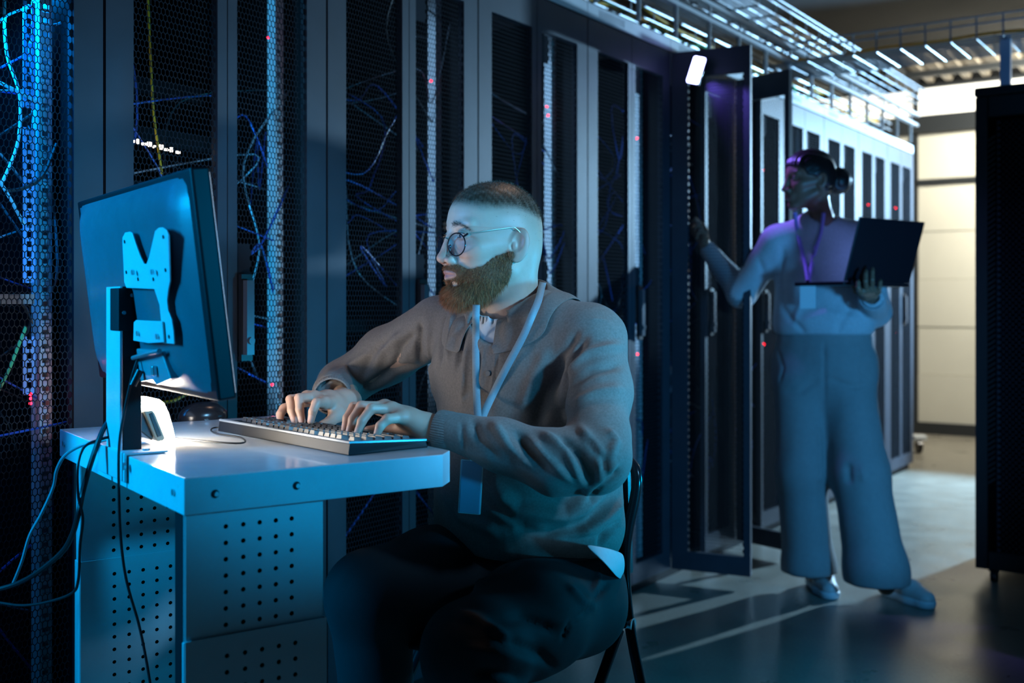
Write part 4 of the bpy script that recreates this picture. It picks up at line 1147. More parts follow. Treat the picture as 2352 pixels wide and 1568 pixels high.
# ---- sweater
F = Field((-.52, 1.70, .60), (.33, 2.56, 1.19), .0048)
F.ell((.012, 2.105, .985), (.190, .128, .165), .03, 'add', TR)
F.ell((.028, 2.095, .80), (.192, .158, .19), .05, 'add', TR)
F.ell((.032, 2.100, .69), (.192, .156, .11), .05, 'add', TR)
F.cone(hl(nk)-V(0, 0, .02), Ls+V(-.02, .0, .005), .058, .060, .04); F.cone(hl(nk)-V(0, 0, .02), Rs+V(.02, 0, .01), .055, .052, .04)
F.path([Rs, P(890, 815, 2.33), Re], [.060, .057, .052], .03)
F.path([Re, P(762, 902, 2.215)], [.053, .040], .02)
F.path([Ls, P(1374, 900, 1.93), P(1374, 1010, 1.855), P(1366, 1058, 1.825)], [.056, .055, .049, .052], .035)
F.path([P(1372, 1058, 1.825), P(1280, 1062, 1.825), P(1150, 1022, 1.845), P(1040, 990, 1.87)], [.054, .053, .043, .0335], .02)
F.cut(V(.035, 2.1, .652), (V(0, 0, -1)+TL*-.04), .010)
# neck opening and cuffs
F.cone(hl(nk)+V(-.006, -.01, -.012), hl(nk)+V(-.010, -.02, .10), .060, .075, .004, 'sub')
vfront = P(1128, 778, 1.985)
F.cone(hl(nk)+V(-.03, -.045, -.01), vfront+V(.0, -.02, .006), .046, .011, .004, 'sub')
F.cone(P(1003, 984, 1.88), P(960, 980, 1.885), .027, .034, .003, 'sub')
F.cone(P(770, 912, 2.19), P(752, 918, 2.13), .029, .040, .003, 'sub')
sv_, sf_ = F.mesh(); sv_ = relax(sv_, sf_, 2, .5)
n0 = vnormals(sv_, sf_)
sv_ = sv_+n0*(.0016*noise3(sv_, 34, 2)+.0005*noise3(sv_, 120, 4))[:, None]
G = -.006
FOLDS = [
 # left forearm and elbow
 ([(1285, 1000), (1330, 1050), (1355, 1110)], .008, -.007), ([(1240, 990), (1300, 1030), (1345, 1120)], .008, .006), ([(1330, 975), (1375, 1040), (1385, 1100)], .008, .006),
 ([(1180, 985), (1215, 1040), (1270, 1085)], .009, -.006), ([(1130, 965), (1165, 1020), (1230, 1075)], .009, .006), ([(1085, 960), (1100, 1010), (1150, 1060)], .007, -.004),
 ([(1345, 1000), (1385, 1060), (1390, 1100)], .006, -.006), ([(1395, 985), (1415, 1010), (1400, 1060)], .007, .004),
 ([(1060, 965), (1062, 1000), (1068, 1040)], .004, -.003), ([(1210, 1000), (1260, 1060), (1320, 1110)], .007, .005),
 # upper arm
 ([(1300, 860), (1350, 810), (1430, 790)], .009, .006), ([(1300, 890), (1360, 850), (1435, 835)], .009, -.005), ([(1310, 930), (1370, 900), (1435, 890)], .010, .005), ([(1330, 760), (1290, 820), (1265, 900)], .008, -.006),
 ([(1350, 770), (1300, 850), (1290, 960)], .008, -.007), ([(1350, 730), (1395, 735), (1425, 780)], .003, .0015),
 # chest and belly
 ([(1045, 715), (1038, 760), (1030, 830)], .006, .006), ([(1062, 720), (1060, 780), (1048, 850)], .006, -.006), ([(1025, 715), (1015, 770), (1010, 840)], .007, -.005), ([(1075, 790), (1068, 850), (1062, 930)], .007, .004),
 ([(965, 740), (960, 790), (975, 880)], .007, -.008), ([(985, 745), (990, 830), (1005, 930)], .010, .005),
 ([(1290, 830), (1255, 900), (1230, 990)], .012, -.006), ([(1260, 800), (1225, 870), (1195, 950)], .012, .005),
 ([(1120, 1110), (1190, 1170), (1300, 1190), (1400, 1130)], .014, .010), ([(1150, 1200), (1250, 1225), (1350, 1200), (1425, 1120)], .012, -.009), ([(1100, 1150), (1180, 1205), (1260, 1215)], .010, .006),
 ([(1300, 1170), (1380, 1110), (1420, 1060)], .010, .007), ([(1330, 1230), (1390, 1190), (1430, 1150)], .009, .008), ([(1280, 1245), (1360, 1235), (1430, 1215)], .005, -.005), ([(1340, 1150), (1395, 1100), (1425, 1075)], .007, -.008),
 ([(1010, 1120), (1060, 1190), (1150, 1225)], .010, .004), ([(1372, 1255), (1400, 1215), (1430, 1195)], .006, -.006),
 # right sleeve
 ([(955, 760), (920, 800), (905, 850)], .008, -.006), ([(930, 765), (880, 800), (860, 850)], .009, .005), ([(900, 775), (850, 815), (830, 870)], .009, -.005), ([(870, 800), (800, 840), (760, 870)], .008, .004),
 ([(960, 840), (900, 850), (830, 900)], .010, -.007), ([(965, 880), (900, 885), (840, 915)], .008, .006), ([(790, 850), (750, 870), (730, 900)], .006, -.004),
 # placket
 ([(1113, 790), (1106, 850), (1100, 960)], .0022, .0016), ([(1142, 800), (1132, 870), (1122, 950)], .0022, .0016), ([(1145, 802), (1136, 870), (1126, 950)], .0018, -.0014)]
sv_ = strokes(sv_, sf_, [(a_, b_, c_*(1.7 if b_ > .005 else 1.2)) for a_, b_, c_ in FOLDS])
sme = np_mesh('sweater', sv_, sf_, M['sweater']); o = link('sweater', sme); world_child(o, man); tag(o, 'grey brown knitted polo sweater with long sleeves')
stree = bvh(sv_, sf_)
# cuffs
def ring(c, ax, r, wdt, n=48, rib=.0009, ex=1.0):
    ax = Vector(ax).normalized(); a = ax.orthogonal().normalized(); b = ax.cross(a); vs = []
    prof_ = [(0, -.003), (0, .0), (.2, .0016), (.8, .0016), (1, 0), (1, -.004)]
    for t, dr in prof_:
        for k in range(n*2):
            q = math.pi*k/n; rr = r+dr+(rib if k % 2 else 0)
            vs.append(Vector(c)+ax*(t*wdt)+(a*math.cos(q)+b*math.sin(q))*rr)
    N = n*2; fs = [(j*N+k, j*N+(k+1) % N, (j+1)*N+(k+1) % N, (j+1)*N+k) for j in range(len(prof_)-1) for k in range(N)]
    return MB().add(vs, fs)
ring(P(1004, 984, 1.880), P(1050, 993, 1.868)-P(1004, 984, 1.880), .0315, .032).build('cuff', M['sweater'], man, smooth=True, world=True)
ring(P(762, 910, 2.170), P(768, 900, 2.23)-P(762, 910, 2.170), .0370, .03).build('cuff', M['sweater'], man, smooth=True, world=True)
# undershirt seen in the neck opening and below the hem
F = Field((-.2, 1.85, .50), (.30, 2.35, 1.16), .006)
F.cone(hl(nk)-V(0.01, .01, .075), hl(nk)+V(-.010, -.008, -.012), .086, .0640, .01)
F.cone(hl(nk)+V(-.006, -.01, -.012), hl(nk)+V(-.012, -.02, .10), .057, .070, .003, 'sub')
uv, uf = F.mesh(); uv = relax(uv, uf, 1)
o = link('undershirt', np_mesh('undershirt', uv, uf, M['shirt'])); world_child(o, man); tag(o, 'white T-shirt collar')
hemc = [(1345, 1252), (1395, 1258), (1425, 1268), (1436, 1292), (1428, 1320), (1422, 1334), (1400, 1300), (1370, 1272)]
# ---- trousers
F = Field((-.42, 1.52, .10), (.32, 2.34, .76), .0065)
F.ell((.035, 2.10, .615), (.178, .145, .105), .03, 'add', TR)
knL = P(1085, 1495, 1.72); hpL = P(1325, 1388, 2.00)
knR = P(850, 1365, 1.93); hpR = P(1130, 1330, 2.14)
F.path([hpL, lerp3(hpL, knL, .5)+V(0, 0, .012), knL], [.094, .088, .078], .05)
F.path([hpR, lerp3(hpR, knR, .5)+V(0, 0, .012), knR], [.100, .090, .076], .05)
F.path([knL, knL+V(.03, .06, -.40)], [.074, .06], .03); F.path([knR, knR+V(.02, .03, -.40)], [.072, .06], .03)
F.cut((0, 0, .12), (0, 0, -1))
F.cut(V(.04, 2.1, .70), (0, 0, 1))
tv, tf = F.mesh(); tv = relax(tv, tf, 1)
tv = tv+vnormals(tv, tf)*(.002*noise3(tv, 30, 12))[:, None]
tv = strokes(tv, tf, [
 ([(1300, 1560), (1240, 1500), (1120, 1455)], .008, -.006), ([(1180, 1480), (1120, 1430), (1040, 1400)], .010, .007), ([(1290, 1450), (1200, 1420), (1090, 1425)], .009, -.006),
 ([(1240, 1530), (1150, 1500), (1070, 1490)], .008, .006), ([(1210, 1560), (1140, 1540), (1090, 1540)], .007, -.006), ([(1190, 1580), (1120, 1560), (1080, 1570)], .007, .005),
 ([(1360, 1400), (1310, 1430), (1290, 1470)], .004, -.005), ([(1405, 1330), (1360, 1380), (1340, 1410)], .004, -.004), ([(1300, 1340), (1340, 1380), (1370, 1390)], .010, .006),
 ([(1190, 1290), (1130, 1330), (1070, 1350)], .009, .007), ([(1180, 1260), (1110, 1280), (1050, 1290)], .009, -.006), ([(1370, 1280), (1375, 1330), (1360, 1362)], .005, .006)])
o = link('trousers', np_mesh('trousers', tv, tf, M['trousers'])); world_child(o, man); tag(o, 'dark navy trousers')
ttree = bvh(tv, tf)
# shirt tail below the sweater hem at the hip
pts = []
for a in hemc:
    h_ = hit(ttree, *a) or hit(stree, *a)
    pts.append(h_ if h_ is not None else P(a[0], a[1], 2.02))
ym = sum(p.y for p in pts)/len(pts)
def grid_patch(rows, mt, name, off=.004, th=.003):
    vs = []
    nc = len(rows[0])
    for r_ in rows:
        for a in r_: vs.append(a)
    fs = [(j*nc+i, j*nc+i+1, (j+1)*nc+i+1, (j+1)*nc+i) for j in range(len(rows)-1) for i in range(nc-1)]
    o = MB().add(vs, fs).build(name, mt, man, smooth=True, world=True)
    m = o.modifiers.new('solid', 'SOLIDIFY'); m.thickness = th; m.offset = 0
    s2 = o.modifiers.new('sub', 'SUBSURF'); s2.levels = 1; s2.render_levels = 2
    return o
topr = [(1340, 1248, 1.935), (1365, 1252, 1.94), (1390, 1256, 1.96), (1412, 1262, 2.0), (1432, 1270, 2.05), (1430, 1280, 2.12)]
midr = [(1362, 1268, 1.925), (1380, 1276, 1.93), (1400, 1286, 1.95), (1420, 1292, 1.99), (1437, 1296, 2.04), (1434, 1302, 2.12)]
botr = [(1385, 1288, 1.925), (1396, 1300, 1.93), (1408, 1315, 1.95), (1418, 1328, 1.98), (1428, 1332, 2.04), (1426, 1334, 2.12)]
grid_patch([[P(a[0], a[1], a[2]-.045) for a in r_] for r_ in (topr, midr, botr)], M['shirt'], 'shirt_tail')
# ---- collar: a standing fold around the neck whose leaves lie on the sweater
nc_ = hl(nk)
def collar():
    inner = []; fold = []; outer = []
    n = 40
    for i in range(n+1):
        t = i/n
        ph = R(-128+ (t)*(360-62))                               # angle in the torso frame: starts and ends beside the placket
        inner.append(ph)
    return inner
fr = V(-.60, -.80, 0); lt = V(.80, -.60, 0)
rowsC = [[], [], [], [], []]
n = 56
for i in range(n+1):
    t = i/n; a = R(20+(t)*320)                                   # 0 = straight ahead; grows towards the man's left
    dirv = fr*math.cos(a)+lt*math.sin(a); back = (1-math.cos(a))/2
    endf = min(1, min(t, 1-t)*9)
    c = nc_+V(-.004, -.004, 0)
    r_in = .066+.008*back; zf_ = -.010+.080*back
    p_in = c+dirv*(r_in-.001)+V(0, 0, zf_-.022); p_f = c+dirv*(r_in+.004)+V(0, 0, zf_+.004)
    ro = .046+.016*(1-back)*endf+.004
    p_o = c+dirv*(r_in+ro)+V(0, 0, zf_-.042-.022*(1-back))
    nn = stree.find_nearest(p_o)
    if nn[0] is not None: p_o = nn[0]+nn[1]*.005
    p_m = (p_f+p_o)/2; nn = stree.find_nearest(p_m)
    if nn[0] is not None and (p_m-nn[0]).dot(nn[1]) < .006: p_m = nn[0]+nn[1]*.008
    p_m = p_m+V(0, 0, .003)
    for r_, p in zip(rowsC, (p_in, p_f-V(0, 0, .004)+dirv*-.003, p_f+dirv*.001, p_m, p_o)): r_.append(p)
oc = grid_patch(rowsC, M['sweater'], 'collar', th=.0032)
# buttons
for px, py in ((1136, 798), (1122, 857)):
    h_ = hit(stree, px, py)
    if h_ is None: continue
    nn = stree.find_nearest(h_); d_ = nn[1]
    mb = MB().disc(h_+d_*.0005, d_, .0052, .0022, 20)
    o = mb.build('button', mat('button_grey', (.12, .11, .11), .35), man, bevel=.0005, world=True)
# ---- lanyard
ctree = BVHTree.FromPolygons([tuple(q) for q in sv_]+[tuple(q) for r_ in rowsC for q in r_], [tuple(q) for q in sf_]+[tuple(len(sv_)+k for k in (j*57+i, j*57+i+1, (j+1)*57+i+1, (j+1)*57+i)) for j in range(4) for i in range(56)])
for q_ in () and ((1246, 650), (1238, 680), (1222, 725), (1200, 775), (1160, 850), (1093, 700), (1093, 730), (1093, 800)): print('HIT', q_, hit(ctree, *q_), hit(bvh(W_h, hf), *q_))
def ribbon(pix, wd, tree, lift, yv=None, twist=None):
    """flat strap following a surface through a list of pixels"""
    pts = []
    for i, a in enumerate(pix):
        h_ = hit(tree, a[0], a[1])
        if len(a) > 2: h_ = P(a[0], a[1], a[2])
        elif h_ is None: continue
        else: h_ = h_-(h_-EYE).normalized()*lift
        pts.append(h_)
    sp = spline(pts, 6); vs = []; 
    for i, p in enumerate(sp):
        t = (sp[min(i+1, len(sp)-1)]-sp[max(i-1, 0)]).normalized(); vd = (EYE-p).normalized()
        sd = t.cross(vd).normalized()
        vs += [p-sd*wd/2, p+sd*wd/2]
    fs = [(2*i, 2*i+1, 2*i+3, 2*i+2) for i in range(len(sp)-1)]
    return MB().add(vs, fs)
lan = empty('lanyard', tuple(P(1120, 800, 1.95)), 0, 'blue grey ribbon lanyard with a badge around the seated man\'s neck', 'lanyard')
def strap(mb):
    o = mb.build('strap', M['lany'], lan, smooth=True, world=True)
    m = o.modifiers.new('solid', 'SOLIDIFY'); m.thickness = .0014; m.offset = 0; return o
strap(ribbon([(1094, 700, 1.985), (1093, 730, 1.975), (1093, 770), (1093, 830), (1094, 890), (1097, 950, 1.93), (1103, 1000, 1.90), (1098, 1060, 1.88)], .0135, ctree, .008))
strap(ribbon([(1247, 648, 2.09), (1241, 672, 2.03), (1236, 692, 1.99), (1222, 725), (1200, 775), (1160, 850), (1130, 910), (1108, 960, 1.93), (1100, 1010, 1.90), (1085, 1060, 1.88)], .0135, ctree, .008))
bq = P(1081, 1118, 1.875); bx = V(.97, -.1, 0).normalized(); bz = (P(1083, 1070, 1.87)-P(1078, 1160, 1.88)).normalized(); bn = bx.cross(bz).normalized()
bx = bz.cross(bn).normalized()*-1
badge = MB().cbox(bq, (.037, .004, .094), (bx, bn, bz)).build('badge_holder', mat('badge_holder', (.22, .30, .42), .12, .1, coat=1), lan, bevel=.003, seg=3, world=True)
mb = MB(); hw, hh2 = .0185, .047
for s0_, s1_ in (((-hw, -hh2), (hw, -hh2)), ((hw, -hh2), (hw, hh2)), ((hw, hh2), (-hw, hh2)), ((-hw, hh2), (-hw, -hh2))):
    mb.tube([bq+bx*s0_[0]+bz*s0_[1], bq+bx*s1_[0]+bz*s1_[1]], .0013, 6)
mb.build('badge_rim', mat('badge_rim', (.55, .6, .62), .2, .3), lan, world=True)
MB().tube([bq+bz*.047, bq+bz*.062], .004, 8).build('badge_clip', M['chrome'], lan, world=True)
# ---- glasses
gls = empty('eyeglasses', tuple(hl((.09, 0, .005))), 0, 'round thin framed eyeglasses worn by the seated man', 'eyeglasses')
M['glframe'] = mat('glasses_frame', (.012, .010, .014), .2)
M['gold'] = mat('glasses_metal', (.45, .38, .30), .38, .9)
ml = bpy.data.materials.new('clear_lens'); ml.use_nodes = True; nt_ = ml.node_tree; nt_.nodes.clear()
o_ = nt_.nodes.new('ShaderNodeOutputMaterial'); mx_ = nt_.nodes.new('ShaderNodeMixShader'); fr_ = nt_.nodes.new('ShaderNodeFresnel'); fr_.inputs[0].default_value = 1.5
t_n = nt_.nodes.new('ShaderNodeBsdfTransparent'); g_n = nt_.nodes.new('ShaderNodeBsdfGlossy'); g_n.inputs['Roughness'].default_value = .02; g_n.inputs[0].default_value = (.6, .6, 1, 1)
t_n.inputs[0].default_value = (.96, .96, .97, 1)
nt_.links.new(fr_.outputs[0], mx_.inputs[0]); nt_.links.new(t_n.outputs[0], mx_.inputs[1]); nt_.links.new(g_n.outputs[0], mx_.inputs[2]); nt_.links.new(mx_.outputs[0], o_.inputs[0])
M['lens'] = ml
for s in (-1, 1):
    c0 = V(.0935, s*.0375, -.0085); tl = R(-s*7); pts = []; N = 40
    for k in range(N+1):
        q = 2*math.pi*k/N; yy = .0280*math.cos(q)*1.0; zz = .0225*math.sin(q)*(1.0 if math.sin(q) < 0 else .92)
        pts.append(hl(c0+V(-s*yy*.20, yy, zz)))
    MB().tube(pts, .00125, 8, cap=False).build('frame', M['glframe'], gls, smooth=True, world=True)
    lm = MB().add(pts[:-1], [tuple(range(N))]); lm.build('lens', M['lens'], gls, world=True)
    hin = hl(c0+V(-.012, s*.0275, .0185)); mb = MB().tube([hl(c0+V(-.0045, s*.0225, .0125)), hin], .0018, 8)
    mb.build('hinge', M['glframe'], gls, world=True)
    MB().tube(spline([hin, hl((.05, s*.0735, .014)), hl((.0, s*.0815, .0200)), hl((-.012, s*.0835, .0195)), hl((-.026, s*.0845, .006)), hl((-.036, s*.082, -.015))], 6), .0010, 6).build('temple', M['gold'], gls, smooth=True, world=True)
    MB().ball(hl((.0945, s*.0105, -.012)), (.0016, .0016, .004), 8, 6).build('nose_pad', M['glframe'], gls, smooth=True, world=True)
MB().tube(spline([hl((.0975, -.011, .000)), hl((.0995, 0, .005)), hl((.0975, .011, .000))], 6), .0012, 8).build('bridge', M['gold'], gls, smooth=True, world=True)
# ================================================================== FOLDING CHAIR
chair = empty('folding_chair', (.10, 2.2, 0), 0, 'black tubular folding chair under the seated man', 'chair')
upx = [(1405, 1046, 2.16), (1432, 1052, 2.13), (1455, 1070, 2.11), (1463, 1100, 2.10), (1458, 1145, 2.10), (1445, 1205, 2.10), (1437, 1260, 2.10), (1436, 1320, 2.10), (1443, 1410, 2.09), (1456, 1490, 2.08), (1472, 1570, 2.07)]
npts = [P(*a) for a in upx]; end = npts[-1]+(npts[-1]-npts[-2]).normalized()*.0
dirn = (npts[-1]-npts[-2]); dirn /= abs(dirn.z); npts.append(npts[-1]+dirn*(npts[-1].z-.008))
MB().tube(spline(npts, 5), .0105, 12).build('upright', M['black_metal'], chair, smooth=True, world=True)
off = V(-.355, .245, 0)
fpts = [p+off for p in npts[2:]]
MB().tube(spline(fpts, 5), .0105, 12).build('upright', M['black_metal'], chair, smooth=True, world=True)
MB().tube(spline([npts[2], npts[1]+off*.05, npts[1]+off*.5, fpts[0]+V(0, 0, .02), fpts[0]], 6), .0105, 12).build('top_rail', M['black_metal'], chair, smooth=True, world=True)
br = [npts[2]+off*t+V(0, .0, -.01) for t in (.03, .97)]
mb = MB(); mb.add([br[0], br[1], br[1]-V(-.005, 0, .20), br[0]-V(-.005, 0, .20)], [(0, 1, 2, 3)])
o = mb.build('backrest', M['black'], chair, world=True); m_ = o.modifiers.new('solid', 'SOLIDIFY'); m_.thickness = .012
st0 = P(1440, 1425, 2.09); sd = off.normalized(); sf2_ = V(-.60, -.78, 0)
def sp_(a, b, z=0): return st0+sd*a+sf2_*b+V(0, 0, z)
MB().prism([sp_(.02, .03, .0), sp_(.40, .03, .0), sp_(.40, .38, .0), sp_(.02, .38, .0)], (0, 0, .012)).build('seat', M['black'], chair, bevel=.008, seg=3, world=True)
for a in (.0, .42):
    q = sp_(a, .0, -.005)
    MB().tube([q, sp_(a+(.012 if a == 0 else -.012), .06, 0), sp_(a, .2, -.01)], .009, 10).build('seat_bar', M['black_metal'], chair, smooth=True, world=True)
    l0 = sp_(a, .03, -.01); l1 = sp_(a, .42, 0); l1.z = .01
    MB().tube([l0, l1], .0105, 12).build('front_leg', M['black_metal'], chair, smooth=True, world=True)
    MB().disc(q, sd*(-1 if a == 0 else 1), .012, .014).build('hinge_bolt', M['chrome'], chair, world=True)
MB().tube([sp_(0, .38, -.37), sp_(.42, .38, -.37)], .008, 8).build('stretcher', M['black_metal'], chair, smooth=True, world=True)
# ================================================================== THE STANDING WOMAN
wyaw = R(10)
WF = V(-math.cos(wyaw), -math.sin(wyaw), 0); WL = V(-WF.y, WF.x, 0)
WO = P(1856, 418, 4.16); WO.z = 1.592; WS = .93
WM = Matrix(((WF.x, WL.x, 0), (WF.y, WL.y, 0), (0, 0, 1))) @ Matrix.Rotation(R(4), 3, 'Y')
def wl(p): return WO+(WM@Vector(p))*WS
wnk = (-.045, .010, -.165)
F = head_field(.0032, wnk, .044, True)
wv, wf = F.mesh(); wv = relax(wv, wf, 1, .4)
WSK = (.25, .125, .08)
wc = head_colours(wv, WSK, (.22, .07, .06), (.02, .012, .01), lambda x, y, z, ay: np.maximum(sstep(.050, .062, z+.35*np.clip(-x+.02, 0, 1))*.97, np.exp(-((z-(.037-6*np.clip(ay-.030, 0, 1)**1.6))/.0035)**2)*sstep(.010, .016, ay)*sstep(.056, .046, ay)*sstep(.05, .065, x)*.8), .4)
wW = wv@np.array(WM).T*WS+np.array(WO)
woman = empty('person', (P(1960, 1380, 4.12).x, 4.15, 0), 0, 'standing woman in a blue lit sweater and wide trousers holding an open laptop', 'person')
wTL = V(.93, -.37, 0); wTF = V(-.37, -.93, 0); wTR = (tuple(wTL), tuple(wTF), (0, 0, 1))
sR = P(1785, 555, 4.24); eR = P(1704, 672, 4.36); wR = P(1618, 562, 4.50)
sL = P(1975, 548, 4.16); eL = P(2012, 715, 4.20); wLh = P(2000, 682, 3.97)
F = Field((.55, 3.70, .75), (1.75, 4.75, 1.62), .010)
F.cone(wl(wnk), P(1882, 560, 4.22), .045, .07, .03)
F.ell(P(1882, 620, 4.22), (.14, .09, .17), .03, 'add', wTR)
F.ell(P(1890, 780, 4.22), (.14, .09, .17), .03, 'add', wTR)
F.path([sR, eR, wR], [.04, .034, .022], .02); F.path([sL, eL, wLh], [.04, .034, .022], .02)
b1, f1 = F.mesh()
F = Field((.66, 4.36, 1.28), (.92, 4.66, 1.56), .0035)
F.cone(wR-V(-.05, .03, .06), wR, .026, .022, .01)
def HP_(px, py, Y): return P(px, py, Y)
hand(F, wR, [(HP_(1612, 518, 4.50), HP_(1594, 508, 4.51), HP_(1590, 528, 4.53)), (HP_(1614, 520, 4.48), HP_(1597, 503, 4.47), HP_(1588, 520, 4.49)),
             (HP_(1617, 526, 4.46), HP_(1602, 516, 4.44), HP_(1594, 536, 4.46)), (HP_(1620, 534, 4.45), HP_(1607, 530, 4.43), HP_(1600, 547, 4.45))],
     (HP_(1607, 545, 4.52), HP_(1592, 536, 4.54), HP_(1588, 520, 4.54)), .021)
b2, f2 = F.mesh()
F = Field((1.14, 3.74, 1.10), (1.46, 4.10, 1.28), .0035)
F.cone(wLh+V(.0, .05, -.02), wLh, .026, .022, .01)
hand(F, wLh, [(HP_(1976, 670, 3.86), HP_(1971, 660, 3.82), HP_(1971, 645, 3.83)), (HP_(1990, 666, 3.86), HP_(1988, 645, 3.815), HP_(1989, 622, 3.835)),
              (HP_(2003, 666, 3.88), HP_(2003, 642, 3.835), HP_(2004, 617, 3.855)), (HP_(2015, 670, 3.90), HP_(2020, 660, 3.87), HP_(2022, 644, 3.88))],
     (HP_(1985, 680, 3.93), HP_(1965, 668, 3.95), HP_(1958, 655, 3.93)), .021)
b3, f3 = F.mesh()
F = Field((.95, 3.80, .03), (1.72, 4.45, .55), .010)
lA = [P(1836, 870, 4.25), P(1842, 1085, 4.22), P(1880, 1330, 4.25)]; lB = [P(1945, 870, 4.20), P(1975, 1090, 4.10), P(2035, 1345, 4.08)]
F.path(lA, [.07, .05, .035], .02); F.path(lB, [.07, .05, .035], .02)
b4, f4 = F.mesh()
vs_ = [wW, b1, b2, b3, b4]; fs_ = [wf, f1, f2, f3, f4]; offs = np.cumsum([0]+[len(q) for q in vs_[:-1]])
bm2 = np_mesh('body', np.concatenate(vs_), np.concatenate([q+o_ for q, o_ in zip(fs_, offs)]), M['skin_w'])
paint(bm2, np.concatenate([wc, np.tile(np.array(WSK), (sum(len(q) for q in vs_[1:]), 1))]))
world_child(link('body', bm2), woman)
for s in (-1, 1):
    c0 = wl((.0695, s*.031, .0088)); mb = MB().ball((0, 0, 0), .0132*WS, 20, 14); v = np.array(mb.v)
    rot = np.array(WF.to_track_quat('Z', 'Y').to_matrix()); ww = v@rot.T+np.array(c0)
    me = bpy.data.meshes.new('eye'); me.from_pydata([tuple(q) for q in ww], [], mb.f); me.materials.append(M['eye'])
    a = np.arccos(np.clip(v[:, 2]/(.0132*WS), -1, 1)); cc = np.tile(np.array((.7, .68, .66)), (len(v), 1)); cc[a < .5] = (.04, .02, .01); paint(me, cc)
    world_child(link('eye', me), woman)
# hair swept back into a bun
F = Field((-.26, -.13, -.14), (.13, .13, .16), .0035)
F.ell((-.020, 0, .036), (.098, .084, .090), .01); F.ell((-.050, 0, -.004), (.062, .074, .066), .02)
F.ell((.016, 0, .046), (.074, .073, .070), .02)
F.ell((.125, 0, -.012), (.085, .12, .080), .010, 'sub'); F.ell((.075, 0, .0), (.05, .12, .055), .010, 'sub')
for s in (-1, 1): F.ell((.030, s*.085, -.045), (.050, .05, .060), .008, 'sub')
F.ell((-.010, 0, -.13), (.08, .12, .07), .01, 'sub')
F.ell((-.130, .0, -.010), (.054, .054, .056), .006); F.cone((-.09, 0, .0), (-.12, 0, -.005), .028, .03, .012)
v_, f_ = F.mesh(); v_ = v_+vnormals(v_, f_)*(.0016*np.sin(v_[:, 1]*330+3*np.sin(v_[:, 0]*40))+.001*noise3(v_, 140, 3))[:, None]
v_ = v_@np.array(WM).T*WS+np.array(WO)
M['darkhair'] = mat('dark_hair', (.018, .011, .010), .38)
o = link('hair', np_mesh('hair', v_, f_, M['darkhair'])); world_child(o, woman); tag(o, 'dark hair tied in a bun')
# sweater
M['sweater_w'] = knit_mat('pale_knit', (.52, .54, .58), .3)
F = Field((.55, 3.72, .85), (1.78, 4.75, 1.58), .0075)
F.ell(P(1880, 620, 4.22), (.168, .115, .20), .03, 'add', wTR)
F.ell(P(1888, 700, 4.22), (.180, .125, .16), .04, 'add', wTR); F.ell(P(1892, 745, 4.22), (.192, .135, .11), .04, 'add', wTR)
F.cone(P(1875, 520, 4.19), sR, .060, .058, .04); F.cone(P(1875, 520, 4.19), sL, .060, .058, .04)
F.path([sR, eR], [.062, .060], .03); F.path([eR, wR-V(-.035, .0, .045)*.5], [.058, .036], .02)
F.path([sL, eL], [.062, .058], .03); F.path([eL, wLh+V(.01, .02, -.004)], [.056, .044], .02)
F.cut(P(1890, 768, 4.2), (0, 0, -1), .01)
F.cone(wl(wnk)+V(0, 0, .02), wl(wnk)+V(0, 0, .12), .050, .056, .004, 'sub')
F.cone(wLh+V(.0, -.01, .005), wLh+V(-.01, -.07, .02), .030, .045, .004, 'sub')
v_, f_ = F.mesh(); v_ = relax(v_, f_, 1)
v_ = v_+vnormals(v_, f_)*(.003*noise3(v_, 22, 5))[:, None]
v_ = strokes(v_, f_, [([(1800, 560), (1795, 620), (1800, 700)], .012, -.010), ([(1740, 590), (1760, 640), (1735, 690)], .012, -.008), ([(1830, 740), (1900, 720), (1980, 735)], .02, .008),
                      ([(1790, 700), (1830, 745), (1850, 765)], .012, -.008), ([(1960, 700), (1930, 740), (1925, 765)], .012, -.008), ([(1850, 650), (1840, 700), (1820, 750)], .014, .007)])
wtree = bvh(v_, f_)
o = link('sweater', np_mesh('sweater', v_, f_, M['sweater_w'])); world_child(o, woman); tag(o, 'pale long sleeved knitted sweater')
ring(wLh+V(.004, .0, -.004), V(.05, .35, -.1), .044, .035, 24, .001).build('cuff', M['sweater_w'], woman, smooth=True, world=True)
# trousers
M['trousers_w'] = mat('grey_wide_trousers', (.26, .265, .27), .75, 0, .05, 60, .25, 900)
F = Field((.92, 3.72, .035), (1.82, 4.52, 1.10), .0085)
F.ell(P(1893, 835, 4.22), (.200, .125, .17), .03, 'add', wTR)
F.ell(P(1893, 770, 4.22), (.178, .112, .09), .03, 'add', wTR)
F.path([P(1838, 880, 4.23), P(1840, 1085, 4.20), P(1858, 1300, 4.22), P(1860, 1345, 4.22)], [.103, .090, .096, .098], .045)
F.path([P(1945, 880, 4.19), P(1975, 1085, 4.10), P(2012, 1310, 4.06), P(2016, 1375, 4.06)], [.103, .100, .112, .114], .045)
F.cut(P(1859, 1312, 4.22), (-.02, -.1, -1), .004) if False else None
d_ = F.d; sl, X_, Y_, Z_ = F._sub(F.lo-1, F.lo+F.n*F.h+1)
hemz = np.where(X_*1.0+0*Y_ < P(1925, 1300, 4.15).x, P(1859, 1316, 4.2).z, P(2016, 1338, 4.05).z)
F._put(sl, -(hemz-Z_+0*Y_), .004, 'sub')
F.cut(P(1890, 757, 4.2), (0, 0, 1), .004)
v_, f_ = F.mesh(); v_ = relax(v_, f_, 1)
v_ = v_+vnormals(v_, f_)*(.003*noise3(v_*np.array((1, 1, .25)), 34, 15))[:, None]
